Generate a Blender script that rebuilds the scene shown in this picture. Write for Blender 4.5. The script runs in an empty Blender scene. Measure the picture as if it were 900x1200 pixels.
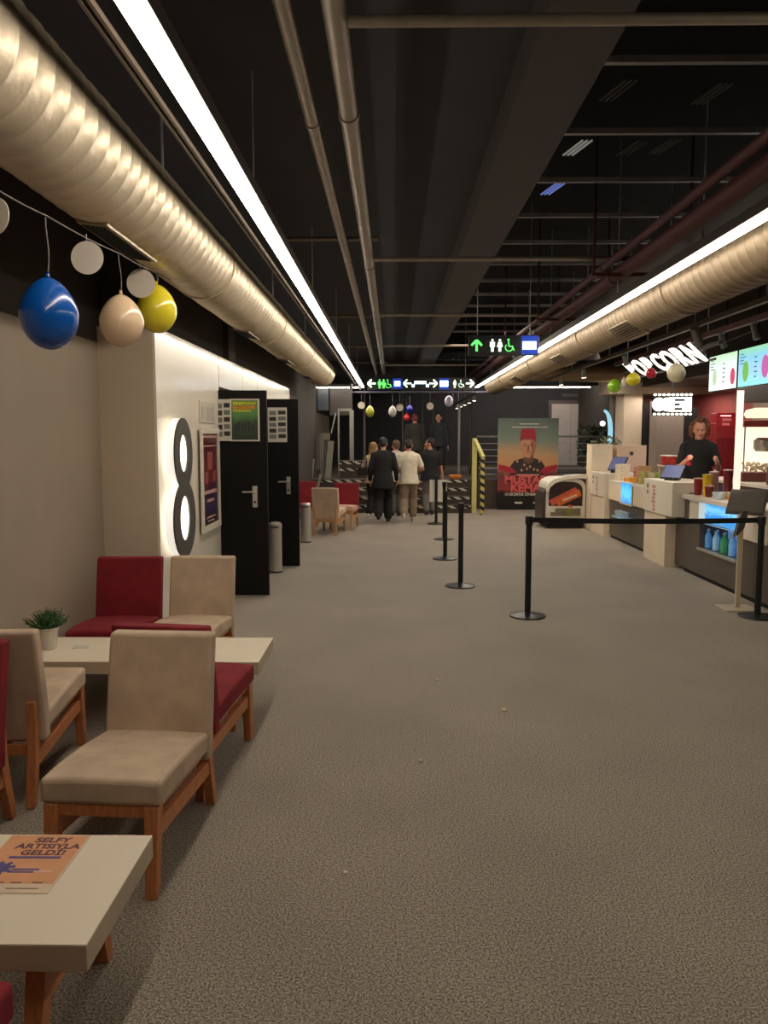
import bpy, bmesh, math, random
from mathutils import Vector, Matrix, Euler
random.seed(7)
C = bpy.context.scene.collection
PI = math.pi
# ------------------------------------------------------------------ camera
F = 906.0; EYE = 1.65
TH = math.atan(88/906.); YA = math.atan(10/906.)*math.cos(TH)
cam_d = bpy.data.cameras.new('camera'); cam = bpy.data.objects.new('camera', cam_d); C.objects.link(cam)
cam.location = (0, 0, EYE); cam.rotation_euler = (PI/2 - TH, 0, YA)
cam_d.sensor_fit = 'VERTICAL'; cam_d.sensor_height = 24.0; cam_d.lens = F/1200*24.0
cam_d.clip_start = .05; cam_d.clip_end = 200
bpy.context.scene.camera = cam
def ray(px, py):
    x = px-450; z = 600-py; y = F
    y2 = y*math.cos(TH)+z*math.sin(TH); z2 = -y*math.sin(TH)+z*math.cos(TH)
    return (x*math.cos(YA)-y2*math.sin(YA), x*math.sin(YA)+y2*math.cos(YA), z2)
def atY(px, py, Y):                      # measuring aid: where a sight line crosses depth Y
    r = ray(px, py); t = Y/r[1]; return Vector((r[0]*t, Y, EYE+r[2]*t))
# ------------------------------------------------------------------ materials
def s2l(c):
    c = c/255.0
    return c/12.92 if c <= .04045 else ((c+.055)/1.055)**2.4
def rgb(r, g, b): return (s2l(r), s2l(g), s2l(b), 1)
MATS = {}
def mat(name, col, rough=.6, metal=0., emit=0., var=.08, scale=18., bump=0., bscale=None, spec=.5, coat=0., emcol=None, alpha=None, trans=0.):
    if name in MATS: return MATS[name]
    m = bpy.data.materials.new(name); m.use_nodes = True; nt = m.node_tree; b = nt.nodes['Principled BSDF']
    c = rgb(*col)
    if var > 0:
        tc = nt.nodes.new('ShaderNodeTexCoord'); n = nt.nodes.new('ShaderNodeTexNoise'); n.inputs['Scale'].default_value = scale; n.inputs['Detail'].default_value = 4
        r = nt.nodes.new('ShaderNodeValToRGB')
        r.color_ramp.elements[0].position = .3; r.color_ramp.elements[1].position = .7
        r.color_ramp.elements[0].color = tuple(max(0, v*(1-var)) for v in c[:3])+(1,)
        r.color_ramp.elements[1].color = tuple(min(1, v*(1+var)) for v in c[:3])+(1,)
        nt.links.new(tc.outputs['Object'], n.inputs['Vector']); nt.links.new(n.outputs['Fac'], r.inputs['Fac'])
        nt.links.new(r.outputs['Color'], b.inputs['Base Color'])
        if bump > 0:
            n2 = nt.nodes.new('ShaderNodeTexNoise'); n2.inputs['Scale'].default_value = bscale or scale*6; n2.inputs['Detail'].default_value = 3
            bp = nt.nodes.new('ShaderNodeBump'); bp.inputs['Strength'].default_value = bump; bp.inputs['Distance'].default_value = .004
            nt.links.new(tc.outputs['Object'], n2.inputs['Vector']); nt.links.new(n2.outputs['Fac'], bp.inputs['Height']); nt.links.new(bp.outputs['Normal'], b.inputs['Normal'])
    else:
        b.inputs['Base Color'].default_value = c
    b.inputs['Roughness'].default_value = rough; b.inputs['Metallic'].default_value = metal
    b.inputs['Specular IOR Level'].default_value = spec; b.inputs['Coat Weight'].default_value = coat
    if trans: b.inputs['Transmission Weight'].default_value = trans
    if alpha is not None: b.inputs['Alpha'].default_value = alpha
    if emit > 0:
        b.inputs['Emission Color'].default_value = rgb(*(emcol or col)); b.inputs['Emission Strength'].default_value = emit
    MATS[name] = m; return m
def carpet_mat():
    m = bpy.data.materials.new('carpet'); m.use_nodes = True; nt = m.node_tree; b = nt.nodes['Principled BSDF']
    tc = nt.nodes.new('ShaderNodeTexCoord')
    n = nt.nodes.new('ShaderNodeTexNoise'); n.inputs['Scale'].default_value = 135; n.inputs['Detail'].default_value = 3; n.inputs['Roughness'].default_value = .75
    r = nt.nodes.new('ShaderNodeValToRGB'); e = r.color_ramp.elements
    e[0].position = .40; e[0].color = rgb(76, 68, 60); e[1].position = .62; e[1].color = rgb(192, 178, 158)
    n2 = nt.nodes.new('ShaderNodeTexNoise'); n2.inputs['Scale'].default_value = 1.3; n2.inputs['Detail'].default_value = 5
    mp = nt.nodes.new('ShaderNodeMapRange'); mp.inputs['From Min'].default_value = .3; mp.inputs['From Max'].default_value = .7; mp.inputs['To Min'].default_value = .86; mp.inputs['To Max'].default_value = 1.06
    mx = nt.nodes.new('ShaderNodeMix'); mx.data_type = 'RGBA'; mx.blend_type = 'MULTIPLY'; mx.inputs['Factor'].default_value = 1
    nt.links.new(tc.outputs['Object'], n.inputs['Vector']); nt.links.new(tc.outputs['Object'], n2.inputs['Vector'])
    nt.links.new(n.outputs['Fac'], r.inputs['Fac']); nt.links.new(n2.outputs['Fac'], mp.inputs['Value'])
    nt.links.new(r.outputs['Color'], mx.inputs['A']); nt.links.new(mp.outputs['Result'], mx.inputs['B'])
    nt.links.new(mx.outputs['Result'], b.inputs['Base Color'])
    bp = nt.nodes.new('ShaderNodeBump'); bp.inputs['Strength'].default_value = .5; bp.inputs['Distance'].default_value = .005
    nt.links.new(n.outputs['Fac'], bp.inputs['Height']); nt.links.new(bp.outputs['Normal'], b.inputs['Normal'])
    b.inputs['Roughness'].default_value = .8; b.inputs['Specular IOR Level'].default_value = .25
    b.inputs['Sheen Weight'].default_value = .25
    return m
def wood_mat(name, col):
    m = bpy.data.materials.new(name); m.use_nodes = True; nt = m.node_tree; b = nt.nodes['Principled BSDF']
    tc = nt.nodes.new('ShaderNodeTexCoord'); mp = nt.nodes.new('ShaderNodeMapping'); mp.inputs['Scale'].default_value = (6, 6, 1.2)
    n = nt.nodes.new('ShaderNodeTexNoise'); n.inputs['Scale'].default_value = 14; n.inputs['Detail'].default_value = 6; n.inputs['Distortion'].default_value = .6
    r = nt.nodes.new('ShaderNodeValToRGB'); c = rgb(*col)
    r.color_ramp.elements[0].position = .3; r.color_ramp.elements[1].position = .75
    r.color_ramp.elements[0].color = tuple(v*.72 for v in c[:3])+(1,); r.color_ramp.elements[1].color = tuple(min(1, v*1.15) for v in c[:3])+(1,)
    nt.links.new(tc.outputs['Object'], mp.inputs['Vector']); nt.links.new(mp.outputs['Vector'], n.inputs['Vector']); nt.links.new(n.outputs['Fac'], r.inputs['Fac'])
    nt.links.new(r.outputs['Color'], b.inputs['Base Color']); b.inputs['Roughness'].default_value = .45
    return m
def stripe_mat(name, c1, c2, scale=26.):
    m = bpy.data.materials.new(name); m.use_nodes = True; nt = m.node_tree; b = nt.nodes['Principled BSDF']
    tc = nt.nodes.new('ShaderNodeTexCoord'); mp = nt.nodes.new('ShaderNodeVectorMath'); mp.operation = 'DOT_PRODUCT'
    mp.inputs[1].default_value = (scale*.55, 0, scale)
    fr = nt.nodes.new('ShaderNodeMath'); fr.operation = 'FRACT'; gt = nt.nodes.new('ShaderNodeMath'); gt.operation = 'GREATER_THAN'; gt.inputs[1].default_value = .5
    mx = nt.nodes.new('ShaderNodeMix'); mx.data_type = 'RGBA'
    nt.links.new(tc.outputs['Object'], mp.inputs[0]); nt.links.new(mp.outputs['Value'], fr.inputs[0]); nt.links.new(fr.outputs[0], gt.inputs[0])
    nt.links.new(gt.outputs[0], mx.inputs['Factor']); mx.inputs['A'].default_value = rgb(*c1); mx.inputs['B'].default_value = rgb(*c2)
    nt.links.new(mx.outputs['Result'], b.inputs['Base Color']); b.inputs['Roughness'].default_value = .6
    return m
def gradient_mat(name, stops, z0, z1, rough=.35, emit=0., warp=.25):
    """vertical printed gradient along the object's own Z, with cloudy noise"""
    m = bpy.data.materials.new(name); m.use_nodes = True; nt = m.node_tree; b = nt.nodes['Principled BSDF']
    tc = nt.nodes.new('ShaderNodeTexCoord'); sp = nt.nodes.new('ShaderNodeSeparateXYZ'); mp = nt.nodes.new('ShaderNodeMapRange')
    mp.inputs['From Min'].default_value = z0; mp.inputs['From Max'].default_value = z1
    n = nt.nodes.new('ShaderNodeTexNoise'); n.inputs['Scale'].default_value = 4/(z1-z0); n.inputs['Detail'].default_value = 5
    ma = nt.nodes.new('ShaderNodeMath'); ma.operation = 'MULTIPLY_ADD'; ma.inputs[1].default_value = warp; 
    r = nt.nodes.new('ShaderNodeValToRGB'); el = r.color_ramp.elements
    el[0].position = stops[0][0]; el[0].color = rgb(*stops[0][1]); el[1].position = stops[-1][0]; el[1].color = rgb(*stops[-1][1])
    for p, c in stops[1:-1]:
        e = el.new(p); e.color = rgb(*c)
    nt.links.new(tc.outputs['Object'], sp.inputs[0]); nt.links.new(sp.outputs['Z'], mp.inputs['Value']); nt.links.new(tc.outputs['Object'], n.inputs['Vector'])
    sub = nt.nodes.new('ShaderNodeMath'); sub.operation = 'SUBTRACT'; sub.inputs[1].default_value = .5
    nt.links.new(n.outputs['Fac'], sub.inputs[0]); nt.links.new(sub.outputs[0], ma.inputs[0]); nt.links.new(mp.outputs['Result'], ma.inputs[2])
    nt.links.new(ma.outputs[0], r.inputs['Fac']); nt.links.new(r.outputs['Color'], b.inputs['Base Color']); b.inputs['Roughness'].default_value = rough
    if emit: nt.links.new(r.outputs['Color'], b.inputs['Emission Color']); b.inputs['Emission Strength'].default_value = emit
    return m
M_carpet = carpet_mat()
M_wall = mat('beige_paint', (157, 142, 124), .75, var=.04, scale=3, bump=.08, bscale=120)
M_wallend = mat('pale_beige_paint', (208, 191, 167), .75, var=.03, scale=3)
M_dark = mat('dark_brown_paint_and_shade', (60, 53, 47), .8, var=.06, scale=4)
M_black = mat('black_paint', (50, 49, 50), .85, var=.1, scale=4)
M_ceil = mat('charcoal_ceiling', (58, 58, 61), .85, var=.10, scale=2.5)
M_void = mat('black_void_ceiling', (18, 19, 21), .9, var=.2, scale=3)
M_beam = mat('umber_beam_paint', (60, 54, 50), .85, var=.08, scale=3)
M_panel = mat('glossy_white_panel', (236, 226, 209), .24, var=.02, scale=3, coat=.15)
M_door = mat('black_door_paint', (10, 9, 9), .6, var=.1, scale=6, spec=.25)
M_steel = mat('brushed_steel', (206, 200, 190), .34, .7, var=.06, scale=30)
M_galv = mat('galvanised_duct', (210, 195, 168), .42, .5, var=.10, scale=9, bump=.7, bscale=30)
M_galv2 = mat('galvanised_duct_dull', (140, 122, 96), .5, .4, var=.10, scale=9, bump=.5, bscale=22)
M_pipe = mat('galvanised_pipe', (150, 138, 122), .42, .45, var=.1, scale=12)
M_slat = mat('ceiling_channel_grey', (196, 196, 202), .5, .2, var=.1, scale=12)
M_redpipe = mat('oxide_red_pipe', (84, 40, 42), .6, var=.12, scale=9)
M_led = mat('warm_white_led', (255, 243, 226), .5, emit=29., var=0)
M_ledfar = mat('warm_white_led_far', (255, 246, 232), .5, emit=16., var=0)
M_house = mat('led_housing', (70, 62, 55), .5, .3, var=.05)
M_beige = mat('beige_suede', (198, 174, 148), .92, var=.16, scale=7, bump=.35, bscale=160)
M_red = mat('red_suede', (130, 20, 33), .85, var=.16, scale=7, bump=.35, bscale=160)
M_wood = wood_mat('orange_beech', (204, 130, 80))
M_woodpale = wood_mat('pale_beech', (200, 150, 98))
M_top = mat('pale_laminate', (236, 222, 198), .5, var=.03, scale=5)
M_edge = mat('laminate_edge', (200, 182, 156), .6, var=.04, scale=8)
M_white = mat('white_laminate', (224, 214, 196), .4, var=.03, scale=4)
M_cream = mat('cream_laminate', (226, 208, 182), .5, var=.04, scale=4)
M_brown = mat('taupe_counter_panel', (84, 76, 66), .35, var=.08, scale=4)
M_plastic = mat('black_plastic', (22, 21, 22), .35, var=.06)
M_matte = mat('matte_black', (18, 18, 18), .75, var=.06)
M_step = mat('stair_brown', (70, 60, 52), .8, var=.1, scale=6)
M_haz = stripe_mat('black_white_tape', (18, 17, 16), (206, 196, 178), 8.)
M_hazy = stripe_mat('black_yellow_tape', (24, 22, 14), (196, 178, 90), 6.)
M_yellowp = mat('pale_yellow_paint', (206, 198, 124), .6, var=.06)
M_paper = mat('white_paper', (214, 208, 194), .8, var=.03)
M_green_glow = mat('green_pictogram', (120, 255, 130), .5, emit=.9, var=0)
M_white_glow = mat('white_pictogram', (235, 255, 235), .5, emit=1.2, var=0)
M_blue_glow = mat('blue_white_lamp', (205, 228, 255), .5, emit=5., var=0)
M_blue_halo = mat('blue_lit_panel', (30, 70, 190), .5, emit=.45, var=0)
M_skin = mat('skin', (196, 146, 120), .6, var=.05, scale=20)
M_skin2 = mat('skin_tan', (178, 126, 100), .6, var=.05, scale=20)
M_eyew = mat('eye_white', (170, 158, 148), .4, var=.02)
M_iris = mat('eye_dark', (40, 28, 22), .3, var=.02)
M_lip = mat('lips', (150, 74, 70), .5, var=.05)
M_red_paint = mat('red_wall_paint', (176, 44, 50), .6, var=.06, scale=4)
M_pink_paint = mat('dusty_red_wall_paint', (170, 84, 78), .7, var=.08, scale=3)
# ------------------------------------------------------------------ mesh helpers
def setp(o, label=None, cat=None, group=None, kind=None):
    if label: o['label'] = label
    if cat: o['category'] = cat
    if group: o['group'] = group
    if kind: o['kind'] = kind
    return o
def thing(name, label, cat, loc=(0, 0, 0), rz=0, group=None):
    o = bpy.data.objects.new(name, None); C.objects.link(o); o.location = loc; o.rotation_euler = (0, 0, rz); o.empty_display_size = .2
    return setp(o, label, cat, group)
class B:
    def __init__(s): s.bm = bmesh.new()
    def verts(s, vs, fs):
        v = [s.bm.verts.new(p) for p in vs]
        for f in fs:
            try: s.bm.faces.new([v[i] for i in f])
            except ValueError: pass
        return s
    def box(s, x0, x1, y0, y1, z0, z1, M=None):
        p = [Vector((x, y, z)) for z in (z0, z1) for y in (y0, y1) for x in (x0, x1)]
        if M: p = [M @ q for q in p]
        return s.verts(p, [(0, 2, 3, 1), (4, 5, 7, 6), (0, 1, 5, 4), (2, 6, 7, 3), (0, 4, 6, 2), (1, 3, 7, 5)])
    def cyl(s, p0, p1, r0, r1=None, n=16, caps=True):
        r1 = r0 if r1 is None else r1
        p0 = Vector(p0); p1 = Vector(p1); d = (p1-p0).normalized()
        a = d.orthogonal().normalized(); b = d.cross(a)
        v = []
        for p, r in ((p0, r0), (p1, r1)):
            for i in range(n):
                t = 2*PI*i/n; v.append(p+(a*math.cos(t)+b*math.sin(t))*r)
        fs = [(i, (i+1) % n, n+(i+1) % n, n+i) for i in range(n)]
        if caps: fs += [tuple(range(n-1, -1, -1)), tuple(range(n, 2*n))]
        return s.verts(v, fs)
    def bar(s, p0, p1, w, h, up=(0, 0, 1)):
        """box beam from p0 to p1, w across, h along `up`"""
        p0 = Vector(p0); p1 = Vector(p1); d = (p1-p0).normalized(); u = Vector(up); x = d.cross(u)
        if x.length < 1e-4: x = d.cross(Vector((1, 0, 0)))
        x.normalize(); u = x.cross(d).normalized(); v = []
        for p in (p0, p1):
            for a, b in ((-1, -1), (1, -1), (1, 1), (-1, 1)): v.append(p+x*a*w/2+u*b*h/2)
        return s.verts(v, [(3, 2, 1, 0), (4, 5, 6, 7), (0, 1, 5, 4), (1, 2, 6, 5), (2, 3, 7, 6), (3, 0, 4, 7)])
    def lathe(s, prof, c=(0, 0, 0), n=24, M=None):
        c = Vector(c); v = []
        for r, z in prof:
            for i in range(n):
                t = 2*PI*i/n; q = Vector((r*math.cos(t), r*math.sin(t), z))
                if M: q = M @ q
                v.append(q+c)
        fs = []
        for k in range(len(prof)-1):
            for i in range(n):
                j = (i+1) % n; fs.append((k*n+i, k*n+j, (k+1)*n+j, (k+1)*n+i))
        fs += [tuple(range(n-1, -1, -1)), tuple(range((len(prof)-1)*n, len(prof)*n))]
        return s.verts(v, fs)
    def ell(s, c, r, n=16, m=10, M=None):
        rx, ry, rz = r if hasattr(r, '__len__') else (r, r, r)
        c = Vector(c); v = [None]; 
        vs = []; 
        for k in range(1, m):
            ph = PI*k/m
            for i in range(n):
                t = 2*PI*i/n; q = Vector((rx*math.sin(ph)*math.cos(t), ry*math.sin(ph)*math.sin(t), rz*math.cos(ph)))
                if M: q = M @ q
                vs.append(q+c)
        tq = Vector((0, 0, rz)); bq = Vector((0, 0, -rz))
        if M: tq = M @ tq; bq = M @ bq
        vs += [tq+c, bq+c]; T = len(vs)-2; Bt = len(vs)-1; fs = []
        for k in range(m-2):
            for i in range(n):
                j = (i+1) % n; fs.append((k*n+i, (k+1)*n+i, (k+1)*n+j, k*n+j))
        for i in range(n):
            j = (i+1) % n; fs.append((T, i, j)); fs.append((Bt, (m-2)*n+j, (m-2)*n+i))
        return s.verts(vs, fs)
    def cap(s, p0, p1, r0, r1, n=12):
        s.cyl(p0, p1, r0, r1, n); s.ell(p0, r0, n, 8); s.ell(p1, r1, n, 8); return s
    def loft(s, rings, n=20):
        """rings: (centre, rx, ry, x-axis, y-axis)"""
        v = []
        for c, rx, ry, ax, ay in rings:
            for i in range(n):
                t = 2*PI*i/n; v.append(Vector(c)+Vector(ax)*rx*math.cos(t)+Vector(ay)*ry*math.sin(t))
        fs = [(k*n+i, k*n+(i+1) % n, (k+1)*n+(i+1) % n, (k+1)*n+i) for k in range(len(rings)-1) for i in range(n)]
        fs += [tuple(range(n-1, -1, -1)), tuple(range((len(rings)-1)*n, len(rings)*n))]
        return s.verts(v, fs)
    def prism(s, poly, f0, f1):
        """poly: list of 2d points; f0/f1: map (u,v) -> 3d for both faces"""
        n = len(poly); v = [f0(*p) for p in poly]+[f1(*p) for p in poly]
        return s.verts(v, [tuple(range(n-1, -1, -1)), tuple(range(n, 2*n))]+[(i, (i+1) % n, n+(i+1) % n, n+i) for i in range(n)])
    def mesh(s, name):
        bmesh.ops.recalc_face_normals(s.bm, faces=s.bm.faces[:])
        me = bpy.data.meshes.new(name); s.bm.to_mesh(me); s.bm.free(); return me
    def obj(s, name, m, parent=None, bevel=0., seg=2, smooth=False, loc=None, rot=None, kind=None, label=None):
        me = s.mesh(name); me.materials.append(m)
        o = bpy.data.objects.new(name, me); C.objects.link(o)
        if parent is not None: o.parent = parent
        if loc is not None: o.location = loc
        if rot is not None: o.rotation_euler = rot
        if bevel > 0:
            md = o.modifiers.new('bevel', 'BEVEL'); md.width = bevel; md.segments = seg; md.limit_method = 'ANGLE'; md.angle_limit = math.radians(40)
        if smooth or bevel > 0:
            me.polygons.foreach_set('use_smooth', [True]*len(me.polygons))
            if smooth != 'full':
                try: me.set_sharp_from_angle(angle=math.radians(38))
                except Exception: pass
        if kind: o['kind'] = kind
        if label: o['label'] = label
        return o
def bx(*a): return B().box(*a)
def struct(name, b, m, **k): return b.obj(name, m, kind='structure', **k)
def copy_tree(o, parent=None):
    c = o.copy(); C.objects.link(c)
    if parent is not None: c.parent = parent
    for ch in list(KIDS(o)): copy_tree(ch, c)
    return c
def KIDS(o): return [x for x in C.objects if x.parent == o]
def text(s, size, ext, m, name, parent, loc, rot, align='CENTER', sx=1., spacing=1., label=None, bold=0.):
    cu = bpy.data.curves.new('t', 'FONT'); cu.body = s; cu.size = size; cu.extrude = ext; cu.align_x = align; cu.align_y = 'CENTER'; cu.space_character = spacing; cu.offset = bold*size
    cu.resolution_u = 3
    t = bpy.data.objects.new('t', cu); C.objects.link(t)
    dg = bpy.context.evaluated_depsgraph_get(); me = bpy.data.meshes.new_from_object(t.evaluated_get(dg)); bpy.data.objects.remove(t)
    me.transform(Matrix.Diagonal((sx, 1, 1, 1)))
    me.materials.clear(); me.materials.append(m); o = bpy.data.objects.new(name, me); C.objects.link(o); o.parent = parent; o.location = loc; o.rotation_euler = rot
    if label: o['label'] = label
    return o
def curve_shape(splines, ext, bevel=0):
    cu = bpy.data.curves.new('c', 'CURVE'); cu.dimensions = '2D'; cu.fill_mode = 'BOTH'; cu.extrude = ext; cu.bevel_depth = bevel
    for sp in splines:
        s = cu.splines.new('POLY'); s.points.add(len(sp)-1)
        for i, (x, y) in enumerate(sp): s.points[i].co = (x, y, 0, 1)
        s.use_cyclic_u = True
    t = bpy.data.objects.new('c', cu); C.objects.link(t)
    dg = bpy.context.evaluated_depsgraph_get(); me = bpy.data.meshes.new_from_object(t.evaluated_get(dg)); bpy.data.objects.remove(t)
    return me
# ================================================================== ROOM
XL = -2.2; BACK = 27.0
struct('floor', bx(-3.2, 8.2, -4, BACK, -.1, 0), M_carpet)
struct('ceiling', bx(-3.2, .62, -4, BACK, 3.55, 3.65), M_ceil)
struct('ceiling', bx(.62, 8.2, -4, BACK, 4.3, 4.4), M_void)
struct('trim_1', bx(.62, .97, -4, BACK, 3.35, 4.3), M_beam)            # downstand beam
struct('wall_left', bx(XL-.1, XL, -4, BACK, 0, 2.35), M_wall)
struct('wall_left_shadowed', bx(XL-.1, XL, -4, BACK, 2.35, 3.55), M_dark)  # duct's shadow put into the colour: beige wall painted dark up here
struct('wall_back', bx(-3.2, 8.2, BACK, BACK+.1, 0, 4.4), M_black)
struct('wall_rear', bx(-3.2, 8.2, -4.1, -4, 0, 4.4), M_dark)
struct('wall_right', bx(6.4, 6.5, -4, BACK, 0, 4.4), M_dark)
# box-out of the hall with a beige end and a glossy white cladding
PX = -1.77
struct('wall_boxout', bx(XL, PX-.02, 5.83, 7.95, 0, 2.47), M_wallend)
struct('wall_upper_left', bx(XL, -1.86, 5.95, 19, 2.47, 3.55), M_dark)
struct('trim_2', bx(PX-.02, PX, 5.83, 7.95, 0, 2.47), M_panel)
struct('trim_3', bx(PX-.05, PX, 7.955, 13.4, 2.16, 2.47).box(XL, PX-.05, 7.955, 13.36, 2.16, 2.2), M_panel)
struct('trim_9', bx(XL, PX, 13.36, 13.4, 2.22, 2.47), M_white)
struct('wall_alcove_left', bx(XL, XL+.02, 7.95, 13.4, 0, 2.16), M_black)
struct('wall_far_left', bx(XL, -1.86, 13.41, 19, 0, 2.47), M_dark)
struct('trim_4', bx(-1.86, -1.80, 8.6, 8.95, 2.47, 3.5), mat('grey_pilaster', (92, 86, 80), .8, var=.05))
# panel joint lines
struct('trim_5', bx(PX, PX+.001, 7.93, 7.945, 0, 2.47).box(PX, PX+.001, 10.2, 10.215, 2.16, 2.47).box(PX, PX+.001, 9.2, 9.21, 2.16, 2.47), mat('joint_grey', (120, 112, 104), .6, var=0))
# baseboards
M_base = mat('dark_baseboard', (60, 52, 46), .6, var=.05)
struct('baseboard_left', bx(XL, XL+.015, -4, 5.8, 0, .07), M_base)
# beam box across the end of the hall, above the platform
struct('trim_6', bx(-3.2, 8.2, 19.6, 20.0, 2.95, 3.55), M_black)
# ------------------------------------------------------------------ open black doors
def door(loc, name, label):
    t = thing(name, label, 'door', loc); t['kind'] = 'structure'
    bx(-.92, 0, 0, .045, .012, 2.12).obj('door_leaf', M_door, t, bevel=.003)
    h = bx(-.155, -.105, -.012, 0, .93, 1.15).obj('handle_plate', M_steel, t, bevel=.003)
    B().cyl((-.13, -.012, 1.09), (-.13, -.055, 1.09), .011, n=10).cyl((-.13, -.05, 1.09), (-.25, -.05, 1.09), .010, n=10).obj('lever', M_steel, t, smooth=True)
    B().cyl((-.13, -.013, .985), (-.13, -.02, .985), .012, n=12).obj('keyhole', M_matte, t)
    return t
d1 = door((-1.28, 7.9, 0), 'door_1', 'nearer black door leaf standing open, film posters on it')
d2 = door((-1.18, 9.72, 0), 'door_2', 'farther black door leaf standing open behind the first')
def poster(name, label, loc, w, h, bgm, cells, rz=0, frame=.0, fm=None):
    """flat sheet in the local XZ plane facing -Y; cells = (x0,x1,z0,z1,material) printed blocks in 0..1"""
    t = thing(name, label, 'poster', loc, rz)
    bx(-w/2, w/2, -.004, 0, 0, h).obj('sheet', bgm, t)
    groups = {}
    for x0, x1, z0, z1, m in cells: groups.setdefault(m.name, []).append((x0, x1, z0, z1))
    for k, lst in groups.items():
        b = B()
        for x0, x1, z0, z1 in lst: b.box(-w/2+x0*w, -w/2+x1*w, -.006, -.0042, z0*h, z1*h)
        b.obj('printed_block', bpy.data.materials[k], t)
    if fm:
        f = frame
        B().box(-w/2-f, -w/2, -.02, .0, -f, h+f).box(w/2, w/2+f, -.02, .0, -f, h+f).box(-w/2, w/2, -.02, .0, -f, 0).box(-w/2, w/2, -.02, .0, h, h+f).obj('frame', fm, t)
    return t
M_ink = mat('dark_ink', (52, 50, 48), .7, var=.3, scale=30)
M_inkg = mat('grey_ink', (120, 122, 116), .7, var=.3, scale=40)
M_yel = mat('yellow_ink', (206, 196, 52), .6, var=.25, scale=40)
M_org = mat('orange_ink', (206, 130, 40), .6, var=.2, scale=30)
M_grn = gradient_mat('green_film_print', [(0, (38, 52, 40)), (.35, (52, 74, 50)), (.6, (88, 140, 80)), (1, (120, 170, 70))], 0, .46, warp=.5)
def schedule_cells():
    c = []
    for k in range(5):
        z = .1+k*.17
        c += [(.08, .44, z, z+.12, M_ink if k % 2 else M_inkg), (.54, .94, z+.02, z+.13, M_ink if k % 2 == 0 else M_inkg)]
    return c
poster('schedule_sheet', 'white sheet of small film pictures on nearer door, left of green poster', (-1.72, 7.895, 1.61), .17, .42, M_paper, schedule_cells())
gp = poster('film_poster', 'green film poster with yellow title rows in white frame on nearer door', (-1.50, 7.895, 1.62), .27, .40, M_grn,
       [(.06+.11*i, .15+.11*i, .88+.012*(i % 2), .96, M_yel) for i in range(8)]+[(.05+.12*i, .16+.12*i, .78, .86-.015*(i % 2), M_org) for i in range(7)] +
       [(.06+.1*i, .13+.1*i, .71, .76, M_yel) for i in range(7)]+[(.1+.13*i, .18+.13*i, .22, .42+.05*math.sin(i*2), M_ink) for i in range(6)], frame=.014, fm=M_paper)
poster('schedule_sheet', 'white sheet of small film pictures on farther door', (-1.44, 9.715, 1.585), .24, .43, M_paper, schedule_cells())
# ------------------------------------------------------------------ big illuminated figure eight
def ellp(cx, cy, rx, ry, n=40, rev=False):
    p = [(cx+rx*math.cos(2*PI*i/n), cy+ry*math.sin(2*PI*i/n)) for i in range(n)]
    return p[::-1] if rev else p
def eight_outline(g):
    pts = []
    top = (0, .815); bot = (0, .29); rt = (.262+g, .285+g); rb = (.32+g, .31+g)
    def inside(x, y, c, r): return ((x-c[0])/r[0])**2+((y-c[1])/r[1])**2 < 1
    n = 160
    a = [(rt[0]*math.cos(t)+top[0], rt[1]*math.sin(t)+top[1]) for t in [-PI/2+2*PI*i/n for i in range(n)]]
    b = [(rb[0]*math.cos(t)+bot[0], rb[1]*math.sin(t)+bot[1]) for t in [PI/2+2*PI*i/n for i in range(n)]]
    a = [p for p in a if not inside(*p, bot, rb)]; b = [p for p in b if not inside(*p, top, rt)]
    return a+b
e8 = thing('hall_number_sign', 'big lit number 8 standing out from the glossy white wall', 'sign', (PX, 6.17, .70))
E8R = Matrix(((0, 0, 1, 0), (1, 0, 0, 0), (0, 1, 0, 0), (0, 0, 0, 1)))     # curve x -> world y, curve y -> world z, normal -> +X
def e8part(name, sp, x, ext, m):
    me = curve_shape(sp, ext); me.transform(E8R); me.materials.clear(); me.materials.append(m)
    o = bpy.data.objects.new(name, me); C.objects.link(o); o.parent = e8; o.location = (x, 0, 0); return o
M_8face = mat('charcoal_sign_face', (74, 71, 66), .5, var=.06)
M_8side = mat('lit_acrylic', (255, 250, 238), .4, emit=.7, var=0)
M_8hole = mat('hole_glow_plate', (255, 250, 240), .4, emit=1.3, var=0)
holes = [ellp(0, .82, .118, .15, rev=True), ellp(0, .30, .145, .18, rev=True)]
e8part('lit_body', [eight_outline(-.004)]+[ellp(0, .82, .124, .156, rev=True), ellp(0, .30, .151, .186, rev=True)], .064, .030, M_8side)
e8part('front_face', [eight_outline(0)]+holes, .101, .006, M_8face)
e8part('lit_back', [ellp(0, .82, .13, .16)], .03, .004, M_8hole)  # added glowing plates imitate the lit wall seen through the holes
e8part('lit_back', [ellp(0, .30, .157, .19)], .03, .004, M_8hole)
# framed poster on the white cladding
M_wine = gradient_mat('wine_film_print', [(0, (30, 18, 24)), (.2, (66, 44, 88)), (.38, (60, 30, 60)), (.5, (120, 46, 50)), (.75, (96, 26, 34)), (1, (70, 20, 26))], 0, .86, warp=.35)
M_pinkp = mat('pale_print', (196, 150, 140), .7, var=.3, scale=20)
M_winep = mat('rose_print', (150, 74, 70), .7, var=.3, scale=20)
fp = poster('framed_film_poster', 'dark red film poster in white wall frame right of the big 8', (PX+.022, 7.38, .82), .62, .86, M_wine,
       [(.04, .96, .955, .985, M_pinkp), (.04, .96, .86, .872, M_pinkp), (.34, .66, .60, .80, M_winep), (.18, .34, .46, .58, M_winep), (.68, .82, .46, .58, M_winep), (.1, .9, .34, .38, M_pinkp),
        (.28, .72, .25, .28, M_pinkp), (.2, .8, .07, .09, M_pinkp), (.3, .7, .03, .045, M_pinkp)], rz=PI/2, frame=.055, fm=M_white)
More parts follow.
